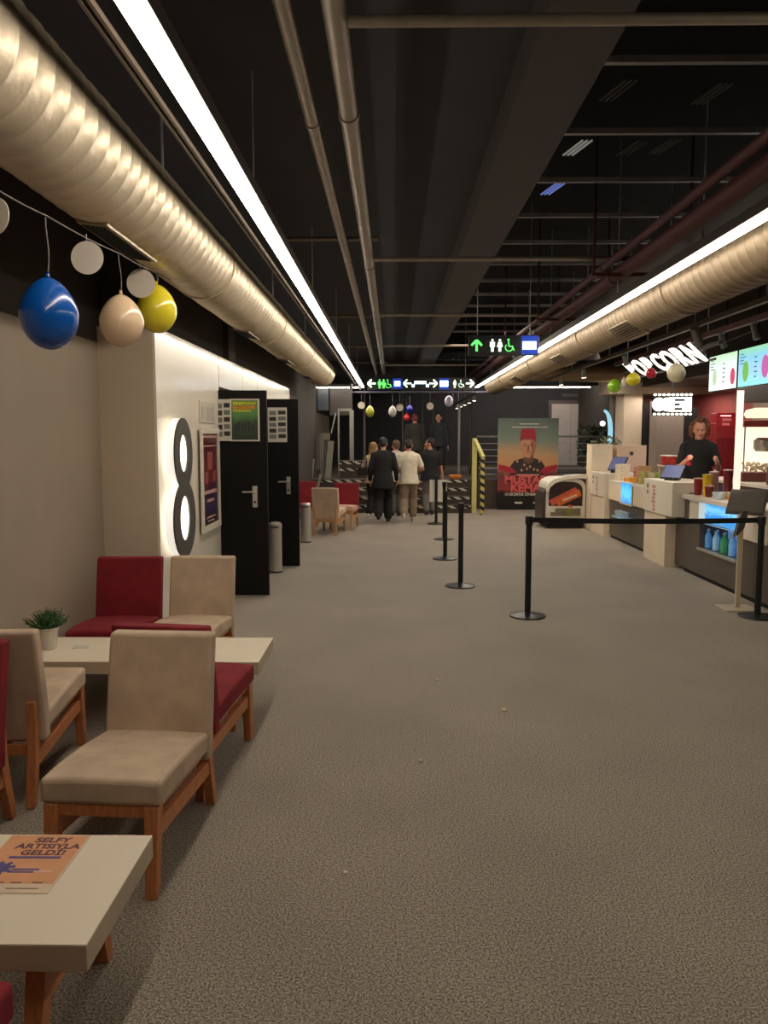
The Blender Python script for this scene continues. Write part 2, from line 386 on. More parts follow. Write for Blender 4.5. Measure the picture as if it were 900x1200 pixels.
ph = thing('paper_holder', 'small clear leaflet holder above the framed red poster', 'holder', (PX, 7.4, 1.78))
bx(0, .012, -.3, .3, 0, .2).obj('backing', mat('frosted_holder', (214, 206, 194), .2, var=.03), ph, bevel=.002)
for q in (-.24, -.02, .14): bx(.012, .016, q, q+.12, .03, .15).obj('leaflet', mat('grey_leaflet', (176, 166, 152), .7, var=.15), ph)
# ------------------------------------------------------------------ ventilation ducts
def duct_mesh(y0, y1, r, step=.125, n=40, holes=True):
    b = B(); prof = []
    y = y0
    while y < y1-.001:
        prof += [(r, y), (r, y+step*.42), (r+.003, y+step*.46), (r+.0055, y+step*.5), (r+.003, y+step*.54), (r, y+step*.58)]
        y += step
    prof.append((r, y1))
    M = Matrix(((1, 0, 0), (0, 0, 1), (0, -1, 0))).to_4x4()
    v = []
    for rr, yy in prof:
        for i in range(n):
            t = 2*PI*i/n; k = rr + .0016*math.sin(yy*7.3+i*.5)*math.sin(i*.31)
            v.append((k*math.cos(t), yy, k*math.sin(t)))
    fs = [(k*n+i, k*n+(i+1) % n, (k+1)*n+(i+1) % n, (k+1)*n+i) for k in range(len(prof)-1) for i in range(n)]
    fs += [tuple(range(n)), tuple(range((len(prof)-1)*n, len(prof)*n))]
    return b.verts(v, fs)
def grille(par, y, ang, r, L=.62, w=.13):
    """slotted outlet let into the duct; ang measured round the duct (0 = +X, -90 = down)"""
    a = math.radians(ang); R = Matrix.Rotation(-a, 4, 'Y')
    o = bx(r-.004, r+.012, y-L/2, y+L/2, -w/2, w/2); 
    f = o.obj('outlet_frame', mat('duct_outlet_frame', (170, 154, 128), .4, .5, var=.05), par, bevel=.002, rot=(0, -a, 0))
    b = B()
    for k in range(7): b.box(r+.0125, r+.017, y-L/2+.03, y+L/2-.03, -w/2+.016+k*(w-.03)/7, -w/2+.016+k*(w-.03)/7+.008)
    b.obj('outlet_slot', M_matte, f)
    return f
dl = thing('air_duct', 'fat crinkled silver air duct running above the left wall', 'duct', (-1.36, 0, 2.87))
duct_mesh(-3, 15.2, .235).obj('duct_pipe', M_galv, dl, smooth='full')
for y in (4.05, 7.6, 10.3, 13.0): grille(dl, y, 262 if y < 5 else 258, .230, L=.75 if y < 5 else .6, w=.15)
for y in (5.6, 8.3, 11.2, 14.2): B().cyl((0, y, 0), (0, y+.05, 0), .246, n=40).obj('joint_band', mat('duct_band', (200, 184, 154), .4, .5, var=.05), dl, smooth=True)
for y in (1.5, 4.8, 9.1, 12.4): B().bar((-.02, y, .2), (-.02, y, .68), .012, .012).obj('hanger', M_slat, dl)
dr = thing('air_duct', 'silver air duct on the right running beside the red pipes', 'duct', (2.46, 0, 2.91))
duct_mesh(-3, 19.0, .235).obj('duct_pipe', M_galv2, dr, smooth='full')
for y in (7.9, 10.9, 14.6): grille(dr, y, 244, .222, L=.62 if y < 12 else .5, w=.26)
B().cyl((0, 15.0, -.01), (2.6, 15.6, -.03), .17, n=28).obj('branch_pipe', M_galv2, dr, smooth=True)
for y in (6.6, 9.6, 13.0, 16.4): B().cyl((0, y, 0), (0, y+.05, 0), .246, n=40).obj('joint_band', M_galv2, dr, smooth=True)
for y in (2.5, 6.4, 10.1, 14.4): B().bar((.02, y, .2), (.02, y, 1.42), .012, .012).obj('hanger', M_slat, dr)
# ------------------------------------------------------------------ LED lines
def led(name, label, x, y0, y1, z=2.83, hw=.034):
    t = thing(name, label, 'lamp', (x, 0, z))
    bx(-.045, .045, y0, y1, .022, .085).obj('housing', M_house, t)
    bx(-hw, hw, y0, y1, 0, .022).obj('diffuser', M_led, t)
    for y in [v for v in (1.2, 4.2, 7.2, 10.2, 13.2, 16.2) if v < y1]: B().cyl((0, y, .085), (0, y, .70 if x < .6 else 1.45), .004, n=6).obj('suspension_wire', M_slat, t)
    return t
led('linear_lamp', 'long glowing light line overhead between left duct and round pipes', -.73, .4, 19, 2.84)
led('linear_lamp', 'long glowing light line overhead on the right beside the red pipes', 2.04, .4, 19, 2.84, .027)
def ledx(name, label, x0, x1, y=19.06, z=2.84):
    t = thing(name, label, 'lamp', (x0, y, z)); w = x1-x0
    bx(0, w, -.045, .045, .022, .08).obj('housing', M_house, t); bx(0, w, -.038, .038, 0, .022).obj('diffuser', M_ledfar, t); return t
ledx('linear_lamp', 'short horizontal light line at the far left end of the hall', -1.86, -.80)
ledx('linear_lamp', 'thin horizontal light line at the far right end of the hall', 2.95, 4.8)
# slim empty track beside the left light
tk = thing('lighting_track', 'thin twin rail running along the left glowing light line', 'rail', (-.86, 0, 2.86))
B().box(-.022, -.010, -3, 18, 0, .02).box(.004, .016, -3, 18, 0, .02).obj('rail', mat('dull_rail', (104, 92, 80), .4, .5, var=.05), tk)
# ------------------------------------------------------------------ pipes
def pipe(name, label, pts, r, m, cat='pipe', joints=()):
    t = thing(name, label, cat, pts[0]); p0 = Vector(pts[0]); b = B()
    for a, c in zip(pts[:-1], pts[1:]): b.cyl(Vector(a)-p0, Vector(c)-p0, r, n=16)
    b.obj('pipe_run', m, t, smooth=True)
    if joints:
        d = (Vector(pts[1])-p0).normalized()
        for j in joints: B().cyl(d*j, d*(j+.05), r*1.14, n=16).obj('coupling', m, t, smooth=True)
    return t
pipe('ceiling_pipe', 'thinner of two long round ceiling pipes, nearer the left light line', [(-.41, -3, 3.25), (-.41, 20, 3.25)], .036, M_pipe, joints=(7.1, 10.2, 14, 18))
pipe('ceiling_pipe', 'thicker of two long round ceiling pipes, farther from the left light line', [(-.22, -3, 3.25), (-.22, 20, 3.25)], .047, M_pipe, joints=(7.0, 10.4, 14.4, 18.3))
crossL = [(6.7, .018), (10.9, .018), (14.5, .018), (17.6, .018)]
for i, (y, r) in enumerate(crossL):
    pipe('cross_pipe', ['nearest', 'second', 'third', 'farthest'][i]+' thin cross bar between left light line and round pipes', [(-.95, y, 3.31), (-.12, y, 3.31)], r, M_pipe)
CR = [(3.1, 4.2, 'broad pale cross pipe near the top of the photo, right of the pipes'), (7.05, 2.3, 'pale cross pipe from round pipes to the red pipes, crossing the beam'), (10.2, 2.3, 'third cross pipe from round pipes toward the red pipes'), (13.6, 2.2, 'fourth cross pipe from the round pipes, above the hanging signs'), (17.2, 2.2, 'last cross pipe, above the far hanging signs')]
for y, x1, lab in CR: pipe('cross_pipe', lab, [(-.17, y, 3.22), (x1, y, 3.22 if y > 4 else 3.23)], .022 if y < 4 else .02, M_pipe)
# ceiling channels on the right void
names = ['first', 'second', 'third', 'fourth', 'fifth', 'sixth', 'seventh', 'eighth', 'ninth', 'tenth', 'eleventh', 'twelfth']
for k in range(12):
    y = 4.83+1.075*k
    o = bx(.98, 6.38, y-.02, y+.02, 3.85, 3.89).obj('ceiling_channel', M_slat)
    setp(o, names[k]+' thin grey channel across the black ceiling right of the beam, counted from the camera', 'rail', 'grey channels under the black ceiling')
# slanted louvre strips; glow in two materials stands in for caught light
for k, (px, py, Y, m) in enumerate([(703, 118, 5.2, 0), (660, 182, 6.3, 1), (634, 228, 7.3, 2), (810, 122, 5.3, 0), (760, 180, 6.3, 0), (723, 182, 6.3, 0)]):
    p = atY(px, py, Y); o = B()
    for j in range(3): o.bar(p+Vector((j*.035, 0, 0)), p+Vector((j*.035+.09, -.25, .02)), .014, .01)
    mm = [mat('dull_clip', (96, 94, 90), .5, var=.1), mat('bright_clip_glow', (190, 190, 185), .5, emit=.25, var=.1), mat('bluish_clip_glow', (120, 140, 220), .5, emit=.5, var=.1)][m]
    o = o.obj('louvre_clip', mm)
    setp(o, ['dull metal clips under the black ceiling nearest the beam', 'pale bright clips under the ceiling beside the beam, second row', 'bluish clips under the ceiling beside the beam, third row', 'dull clips in the nearest row, toward the right wall', 'dull clips in the second row, farthest right', 'dull clips in the second row, middle'][k], 'clip')
for i, (x, z, r, lab) in enumerate([(2.05, 3.12, .065, 'thickest red pipe above the right light line'), (1.94, 3.2, .035, 'slim red pipe along the top left of the red pipe bundle'), (2.2, 3.2, .04, 'red pipe over the right duct')]):
    pipe('red_pipe', lab, [(x, -2, z), (x, 19.5, z)], r, M_redpipe, joints=(6.1, 9.3, 13))
for i, y in enumerate((7.0, 9.6, 12.4)):
    o = B().box(1.75, 2.62, y-.025, y+.025, 3.055, 3.085).box(1.76, 1.78, y-.01, y+.01, 3.085, 4.3).box(2.59, 2.61, y-.01, y+.01, 3.085, 4.3).obj('pipe_bracket', mat('bracket_red_brown', (84, 40, 38), .6, var=.1))
    setp(o, ['nearest', 'middle', 'farthest'][i]+' red-brown trapeze bracket carrying the red pipes', 'bracket')
ct = thing('cable_tray', 'perforated cable tray above the right duct', 'tray', (2.45, 0, 3.3))
bx(-.12, .12, -2, 19, 0, .02).box(-.13, -.12, -2, 19, 0, .07).box(.12, .13, -2, 19, 0, .07).obj('tray', mat('tray_metal', (100, 84, 78), .5, .4, var=.1), ct)
# ------------------------------------------------------------------ track spots
def track(name, label, x, y0, y1, z, m, r=.02):
    t = thing(name, label, 'rail', (x, y0, z)); bx(-r, r, 0, y1-y0, -r, r).obj('rail', m, t)
    b = B()
    y = 1.0
    while y < y1-y0: b.cyl((0, y, r), (0, y, 4.3-z if x > .62 else 3.55-z), .006, n=6); y += 2.2
    b.obj('drop_rod', M_slat, t); return t
M_rail = mat('rail_grey', (112, 108, 102), .5, .3, var=.06)
track('track_rail', 'grey spotlight track rail between right duct and counter', 2.92, 3, 15.0, 2.72, M_rail, .022)
track('track_rail', 'reddish rail above the menu screens', 3.75, 4, 13.2, 2.86, mat('rail_redbrown', (120, 84, 80), .6, var=.08), .03)
track('track_rail', 'far rail of small spotlights over the platform', 2.05, 18.9, 26.5, 2.72, M_rail, .02)
M_lampglow = mat('spot_lens', (255, 240, 214), .4, emit=9, var=0)
M_spot = mat('grey_spot_body', (150, 148, 142), .45, .2, var=.05)
def spot(loc, aim, label, L=.14, r=.036, power=0, glow=True, grp=None, size=.9):
    t = thing('track_spotlight', label, 'lamp', loc, 0, grp)
    d = (Vector(aim)-Vector(loc)).normalized(); q = Vector((0, 0, -.07))
    B().cyl((0, 0, 0), q, .012, n=8).box(-.02, .02, -.04, .04, -.012, 0).obj('bracket', M_spot, t)
    B().cyl(q-d*L*.35, q+d*L*.65, r*.8, r, n=16).obj('lamp_body', M_spot, t, smooth=True)
    B().cyl(q+d*L*.651, q+d*(L*.651+.004), r*.88, n=16).obj('lens', M_lampglow if glow else M_plastic, t)
    if power:
        ld = bpy.data.lights.new('spot_beam', 'SPOT'); ld.energy = power; ld.spot_size = size; ld.spot_blend = .6; ld.color = (1, .86, .68); ld.shadow_soft_size = .04
        lo = bpy.data.objects.new('spot_beam', ld); C.objects.link(lo); lo.parent = t; lo.location = q+d*(L*.66+.02); lo.rotation_euler = d.to_track_quat('-Z', 'Y').to_euler()
    return t
spot((2.92, 7.6, 2.70), (3.9, 8.2, 1.0), 'largest grey spotlight on the counter track, in front of the menu screens', .19, .045, 60, False)
spot((3.75, 9.0, 2.83), (4.3, 8.9, 1.0), 'grey spotlight hanging before the blue menu screen', .16, .036, 40, False)
spot((3.75, 8.2, 2.83), (4.2, 8.0, 1.0), 'grey spotlight hanging nearest the right edge of the photo', .16, .036, 40, False)
spot((3.75, 9.9, 2.83), (4.0, 9.7, 1.0), 'grey spotlight hanging before the white menu screen', .16, .036, 40, False)
spot((2.92, 9.9, 2.70), (3.6, 10.2, 0.9), 'small grey spotlight above the slanted lettering', .13, .034, 50, False)
spot((2.92, 12.0, 2.70), (3.2, 12.2, 0.0), 'glowing spotlight left of the green balloon', .12, .038, 70)
spot((2.92, 13.6, 2.70), (3.2, 14.0, 0.6), 'spotlight on the counter track, nearest the duct branch', .12, .038, 60)
for i in range(5):
    y = 19.6+i*1.3
    spot((2.05, y, 2.70), (2.05, y, 0), names[i]+' small downlight of the far row over the platform, counted from the camera', .12, .05, 14, True, 'row of small downlights over the platform')
spot((-.95, 18.0, 2.9), (-1.1, 19, .7), 'left of two small dark spotlights under the far signs', .13, .04, 0, False)
spot((-.75, 18.0, 2.9), (-.6, 19, .7), 'right of two small dark spotlights under the far signs', .13, .04, 0, False)
# ------------------------------------------------------------------ hanging signs
def arrow(b, cx, cz, s, kind):
    """chevron arrow strokes in the XZ plane"""
    def st(a, c): b.bar((cx+a[0]*s, -.012, cz+a[1]*s), (cx+c[0]*s, -.012, cz+c[1]*s), .006, s*.22, up=(-(c[1]-a[1]), 0, (c[0]-a[0])))
    if kind == 'up': st((-.5, 0), (0, .5)); st((0, .5), (.5, 0)); st((0, .45), (0, -.55))
    if kind == 'left': st((0, .5), (-.5, 0)); st((-.5, 0), (0, -.5)); st((-.45, 0), (.55, 0))
    if kind == 'right': st((0, .5), (.5, 0)); st((.5, 0), (0, -.5)); st((.45, 0), (-.55, 0))
def person_icon(b, cx, cz, s, skirt=False):
    b.cyl((cx, -.009, cz+.42*s), (cx, -.015, cz+.42*s), .1*s, n=12)
    w = .2*s if not skirt else .14*s
    b.prism([(-w, .28*s), (w, .28*s), (.24*s if skirt else .2*s, -.12*s), (-.24*s if skirt else -.2*s, -.12*s)], lambda u, v: Vector((cx+u, -.015, cz+v)), lambda u, v: Vector((cx+u, -.009, cz+v)))
    b.box(cx-.11*s, cx-.02*s, -.015, -.009, cz-.5*s, cz-.12*s).box(cx+.02*s, cx+.11*s, -.015, -.009, cz-.5*s, cz-.12*s)
def wheel_icon(b, cx, cz, s):
    n = 20
    for i in range(14):
        a0 = PI*.75+2*PI*i/n; a1 = PI*.75+2*PI*(i+1)/n
        b.bar((cx+.28*s*math.cos(a0), -.012, cz-.15*s+.28*s*math.sin(a0)), (cx+.28*s*math.cos(a1), -.012, cz-.15*s+.28*s*math.sin(a1)), .006, .07*s, up=(math.cos(a0), 0, math.sin(a0)))
    b.cyl((cx-.05*s, -.009, cz+.42*s), (cx-.05*s, -.015, cz+.42*s), .09*s, n=12)
    b.bar((cx-.05*s, -.012, cz+.3*s), (cx, -.012, cz-.08*s), .006, .09*s, up=(1, 0, 0)); b.bar((cx, -.012, cz-.05*s), (cx+.25*s, -.012, cz-.08*s), .006, .07*s); b.bar((cx+.25*s, -.012, cz-.08*s), (cx+.4*s, -.012, cz-.38*s), .006, .07*s, up=(1, 0, .3))
M_signbox = mat('dark_sign_box', (20, 24, 24), .35, var=.1)
sg = thing('hanging_sign', 'nearer hanging restroom sign with green arrow, people and blue lamp', 'sign', (1.27, 9.0, 2.69))
bx(-.40, .40, 0, .06, -.11, .12).obj('sign_box', M_signbox, sg, bevel=.004)
b = B(); arrow(b, -.31, .0, .12, 'up'); b.obj('arrow', M_green_glow, sg)
b = B(); person_icon(b, -.13, 0, .14); person_icon(b, -.045, 0, .14, True); b.obj('people_icon', M_white_glow, sg)
b = B(); wheel_icon(b, .06, 0, .15); b.obj('wheelchair_icon', M_green_glow, sg)
bx(.2, .395, -.004, 0, -.1, .11).obj('blue_panel', M_blue_halo, sg)
bx(.215, .37, -.012, -.004, -.045, .045).obj('lamp_panel', M_blue_glow, sg, bevel=.003)
B().cyl((-.3, .03, .12), (-.3, .03, 1.6), .004, n=6).cyl((.3, .03, .12), (.3, .03, 1.6), .004, n=6).obj('suspension_wire', M_slat, sg)
sg = thing('hanging_sign', 'long hanging direction sign with arrows and lamps at far end', 'sign', (.63, 17.5, 2.83))
bx(-1.2, 1.22, 0, .08, -.13, .14).obj('sign_box', M_signbox, sg, bevel=.004)
b = B()
for x, k in ((-1.10, 'left'), (-.30, 'left'), (.28, 'right'), (1.10, 'right')): arrow(b, x, .01, .17, k)
b.obj('arrow', M_white_glow, sg)
b = B(); person_icon(b, -.92, 0, .2); person_icon(b, -.83, 0, .2, True); wheel_icon(b, -.73, 0, .2); b.obj('restroom_icon', M_green_glow, sg)
b = B(); person_icon(b, .76, 0, .18); wheel_icon(b, .9, 0, .18); b.obj('restroom_icon', M_white_glow, sg)
bx(-.63, -.42, -.004, 0, -.11, .12).box(.41, .63, -.004, 0, -.12, .12).obj('blue_panel', M_blue_halo, sg)
bx(-.59, -.46, -.014, -.004, -.05, .06).obj('lamp_panel', M_blue_glow, sg, bevel=.003)
bx(-.14, .12, -.014, -.004, -.0, .06).obj('lamp_panel', M_blue_glow, sg, bevel=.003)
bx(.43, .61, -.014, -.004, -.06, .07).obj('lamp_panel', M_blue_glow, sg, bevel=.003)
for x in (-.17, .15): B().cyl((x, -.004, -.04), (x, -.014, -.04), .035, n=12).obj('lamp_dot', M_blue_glow, sg)
B().box(-1.75, 1.5, .0, .05, -.19, -.16).obj('support_bar', mat('violet_grey_bar', (110, 108, 130), .5, .2, var=.05), sg)
B().cyl((-1, .04, .14), (-1, .04, .71), .006, n=6).cyl((1.0, .04, .14), (1.0, .04, 1.46), .006, n=6).obj('suspension_wire', M_slat, sg)
# ------------------------------------------------------------------ balloons and paper discs on the left
def balloon(label, c, r, h, col, string_to=None, grp=None):
    t = thing('balloon', label, 'balloon', c, 0, grp)
    m = mat('balloon_%d_%d_%d' % col, col, .22, var=.02, coat=.3)
    prof = []
    N = 18
    for i in range(N+1):
        a = PI*i/N; z = -h*.5*math.cos(a); k = math.sin(a)*(1-.16*math.cos(a-PI)) if False else math.sin(a)
        k *= 1 - .22*max(0, z/(h*.5))**1.3
        prof.append((max(.0015, r*k), z-.02*h))
    B().lathe(prof, n=28).obj('balloon_skin', m, t, smooth='full')
    B().lathe([(.002, h*.47), (r*.09, h*.47+.006), (r*.05, h*.47+r*.16), (r*.09, h*.47+r*.2)], n=12).obj('knot', m, t, smooth=True)
    if string_to is not None:
        q = Vector(string_to)-Vector(c); b = B(); p = Vector((0, 0, h*.5)); N = 6
        for i in range(N):
            u = (i+1)/N; nx = Vector((0, 0, h*.5)).lerp(q, u)+Vector((.006*math.sin(u*5), 0, 0)); b.cyl(p, nx, .0026, n=6); p = nx
        b.obj('string', mat('balloon_string', (130, 124, 118), .6, var=.05), t)
    return t
M_disc = mat('white_card', (226, 214, 198), .7, var=.02)
def disc(label, c, r, yaw=0, grp=None, drop=.03):
    t = thing('paper_disc', label, 'decoration', c, yaw, grp)
    B().cyl((0, 0, 0), (0, .003, 0), r, n=40).obj('card', M_disc, t)
    B().cyl((0, .001, r*.97), (0, .001, r+drop), .0018, n=6).obj('thread', M_slat, t)
    return t
def cord(label, pts, sag=.02):
    b = B(); p0 = Vector(pts[0])
    for a, c in zip(pts[:-1], pts[1:]):
        a = Vector(a); c = Vector(c); pr = a; N = 6
        for i in range(1, N+1):
            u = i/N; q = a.lerp(c, u); q.z -= sag*4*u*(1-u); b.cyl(pr-p0, q-p0, .003, n=6); pr = q
    o = b.obj('decoration_cord', mat('cord_grey', (120, 110, 102), .6, var=.05), loc=p0); return setp(o, label, 'cord')
s0 = atY(-30, 205, 2.6); s1 = atY(55, 253, 3.15); s2 = atY(140, 297, 4.0); s3 = atY(185, 320, 4.7); s4 = atY(235, 345, 6.0)
cord('thin cord sloping under the left duct carrying balloons and discs', [s0, s1, s2, s3, s4], .008)
balloon('large blue balloon hanging before the left wall', atY(57.5, 366, 3.15), .113, .285, (12, 84, 170), s1)
balloon('cream balloon hanging between the blue and the yellow one', atY(142.5, 375, 4.0), .110, .265, (226, 196, 160), s2)
balloon('yellow balloon hanging beside the glossy white wall', atY(184, 361, 4.7), .116, .285, (226, 210, 50), s3)
disc('white paper disc cut by the left edge of the photo', atY(-5, 253, 2.75), .062, -.4)
disc('white paper disc hanging between blue and cream balloons', atY(102, 302, 3.55), .073)
disc('white paper disc hanging just in front of the yellow balloon', atY(165, 332, 4.45), .080)
# far balloons over the platform
for lab, px, py, Y, r, h, col in [('olive green balloon in the far dark end, leftmost', 433.5, 482, 18.2, .10, .27, (176, 182, 70)),
        ('grey white balloon in the far dark end, left of a white disc', 460, 482, 18.2, .095, .26, (206, 200, 196)),
        ('pale violet balloon in the far dark end, highest and rightmost', 526, 470, 18.2, .10, .27, (190, 184, 206)),
        ('dark blue balloon above the heads on the platform', 480, 479, 18.6, .085, .2, (14, 24, 120)),
        ('red balloon beside the head of the person on the platform', 476.5, 489, 18.95, .075, .17, (190, 40, 46))]:
    p = atY(px, py, Y); balloon(lab, p, r, h, col, p+Vector((0, 0, 2.67-p.z)))
for lab, px, py in [('white disc above the olive balloon at far end', 423.5, 475), ('white disc right of the grey white far balloon', 468.5, 477.5), ('white disc left of the pale violet far balloon', 504, 476)]:
    p = atY(px, py, 17.9); disc(lab, p, .082, drop=2.665-p.z-.082)
cord('thin cord under the far sign carrying balloons and discs', [(-.95, 18.2, 2.67), (.2, 18.2, 2.67), (1.7, 18.2, 2.67)], .0)
# right balloons in front of the lettering
RB = [('lime green balloon at the left end of the counter balloons', 720, 452, 10.4, .088, .19, (150, 200, 40)), ('thin white balloon between the green and yellow ones', 731, 447.5, 10.2, .03, .13, (226, 212, 196)),
      ('yellow balloon between lime and red ones by the lettering', 742, 444, 9.7, .086, .17, (222, 206, 36)), ('red balloon in front of the lettering', 763, 437, 9.0, .058, .125, (190, 26, 48)),
      ('pale cream balloon in front of the lettering, nearest the screens', 792.5, 436.5, 8.2, .094, .2, (222, 212, 176))]
rp = []
for lab, px, py, Y, r, h, col in RB:
    p = atY(px, py, Y); q = p+Vector((0, 0, h*.5+.035)); rp.append(q); balloon(lab, p, r, h, col, q)
cord('thin cord of balloons along the counter lettering', [rp[0], rp[2], rp[3], rp[4], Vector((3.3, 7.2, 2.62))], .01)
# ------------------------------------------------------------------ POPCORN lettering
ps = thing('popcorn_sign', 'slanted white lit POPCORN lettering hung over the counter', 'sign', (3.07, 8.98, 2.50))
Mw = mat('lit_letter_white', (255, 246, 232), .5, emit=1.7, var=0); Md = mat('letter_black_side', (30, 28, 27), .5, var=.05)
# local frame: u along -Y (reading direction), v up the slope (-X,+Z), n facing the aisle and down
u = Vector((0, -1, 0)); v = Vector((-.74, 0, .67)).normalized(); nrm = u.cross(v).normalized()
RM = Matrix((u, v, nrm)).transposed().to_4x4()
for i, ch in enumerate('POPCORN'):
    o = text(ch, .36, .008, Mw, 'letter', ps, (0, 0, 0), (0, 0, 0), sx=1.15, bold=.02)
    o.location = u*(-1.02+i*.335)+nrm*.02; o.rotation_euler = RM.to_euler()
b = B()
for s in (-.13, .13): b.bar(u*(-1.25)+v*s, u*1.25+v*s, .02, .02)
b.obj('mounting_rail', Md, ps)
B().cyl((-.06, 1.1, .1), (-.06, 1.1, 1.68), .006, n=6).cyl((-.06, -1.1, .1), (-.06, -1.1, 1.68), .006, n=6).obj('suspension_wire', M_slat, ps)
# ------------------------------------------------------------------ menu screens
def menu_screen(label, y0, y1, z0, z1, stops, shapes):
    t = thing('menu_screen', label, 'screen', (4.5, (y0+y1)/2, z0), -PI/2)   # local -Y faces the aisle after the turn
    w = abs(y1-y0); h = z1-z0
    bx(-w/2, w/2, 0, .06, 0, h).obj('screen_case', M_plastic, t, bevel=.004)
    gm = gradient_mat('screen_picture', stops, .02, h-.02, emit=1.15, warp=.3)
    bx(-w/2+.012, w/2-.012, -.003, 0, .012, h-.012).obj('display', gm, t)
    for (cx, cz, rx, rz, col) in shapes:
        m = mat('screen_%d_%d_%d' % col, col, .5, emit=.9, var=0)
        B().prism([(rx*math.cos(2*PI*i/20), rz*math.sin(2*PI*i/20)) for i in range(20)], lambda a, c: Vector((cx+a, -.006, cz+c)), lambda a, c: Vector((cx+a, -.0035, cz+c))).obj('menu_picture', m, t)
    mk = mat('menu_text', (96, 140, 130), .5, emit=.3, var=0); b = B()
    for k in range(4): b.box(-w/2+.06, -w/2+.06+.1+.05*(k % 2), -.006, -.0035, h-.08-k*.04, h-.07-k*.04)
    for k in range(5): b.box(.02, .07+.02*(k % 2), -.006, -.0035, h*.7-k*.06, h*.7-k*.06+.015)
    b.obj('menu_lettering', mk, t)
    B().cyl((0, .03, h), (0, .03, 4.3-z0), .012, n=8).obj('screen_pole', M_plastic, t)
    return t
menu_screen('white menu screen with green and pink drinks', 10.28, 11.18, 2.28, 2.78, [(0, (232, 244, 238)), (.7, (225, 242, 236)), (1, (196, 232, 190))], [(-.24, .19, .07, .11, (200, 226, 190)), (.33, .17, .07, .11, (214, 84, 120))])
menu_screen('blue menu screen with green and pink drinks', 9.36, 10.25, 2.28, 2.78, [(0, (150, 226, 226)), (.4, (160, 206, 238)), (.8, (140, 204, 226)), (1, (150, 216, 170))], [(-.22, .2, .085, .13, (128, 196, 96)), (.3, .22, .09, .14, (206, 110, 180))])
menu_screen('menu screen cut by the right edge of the photo', 8.44, 9.33, 2.28, 2.78, [(0, (150, 226, 226)), (.6, (160, 206, 238)), (1, (150, 216, 170))], [(-.2, .2, .08, .13, (230, 180, 90))])
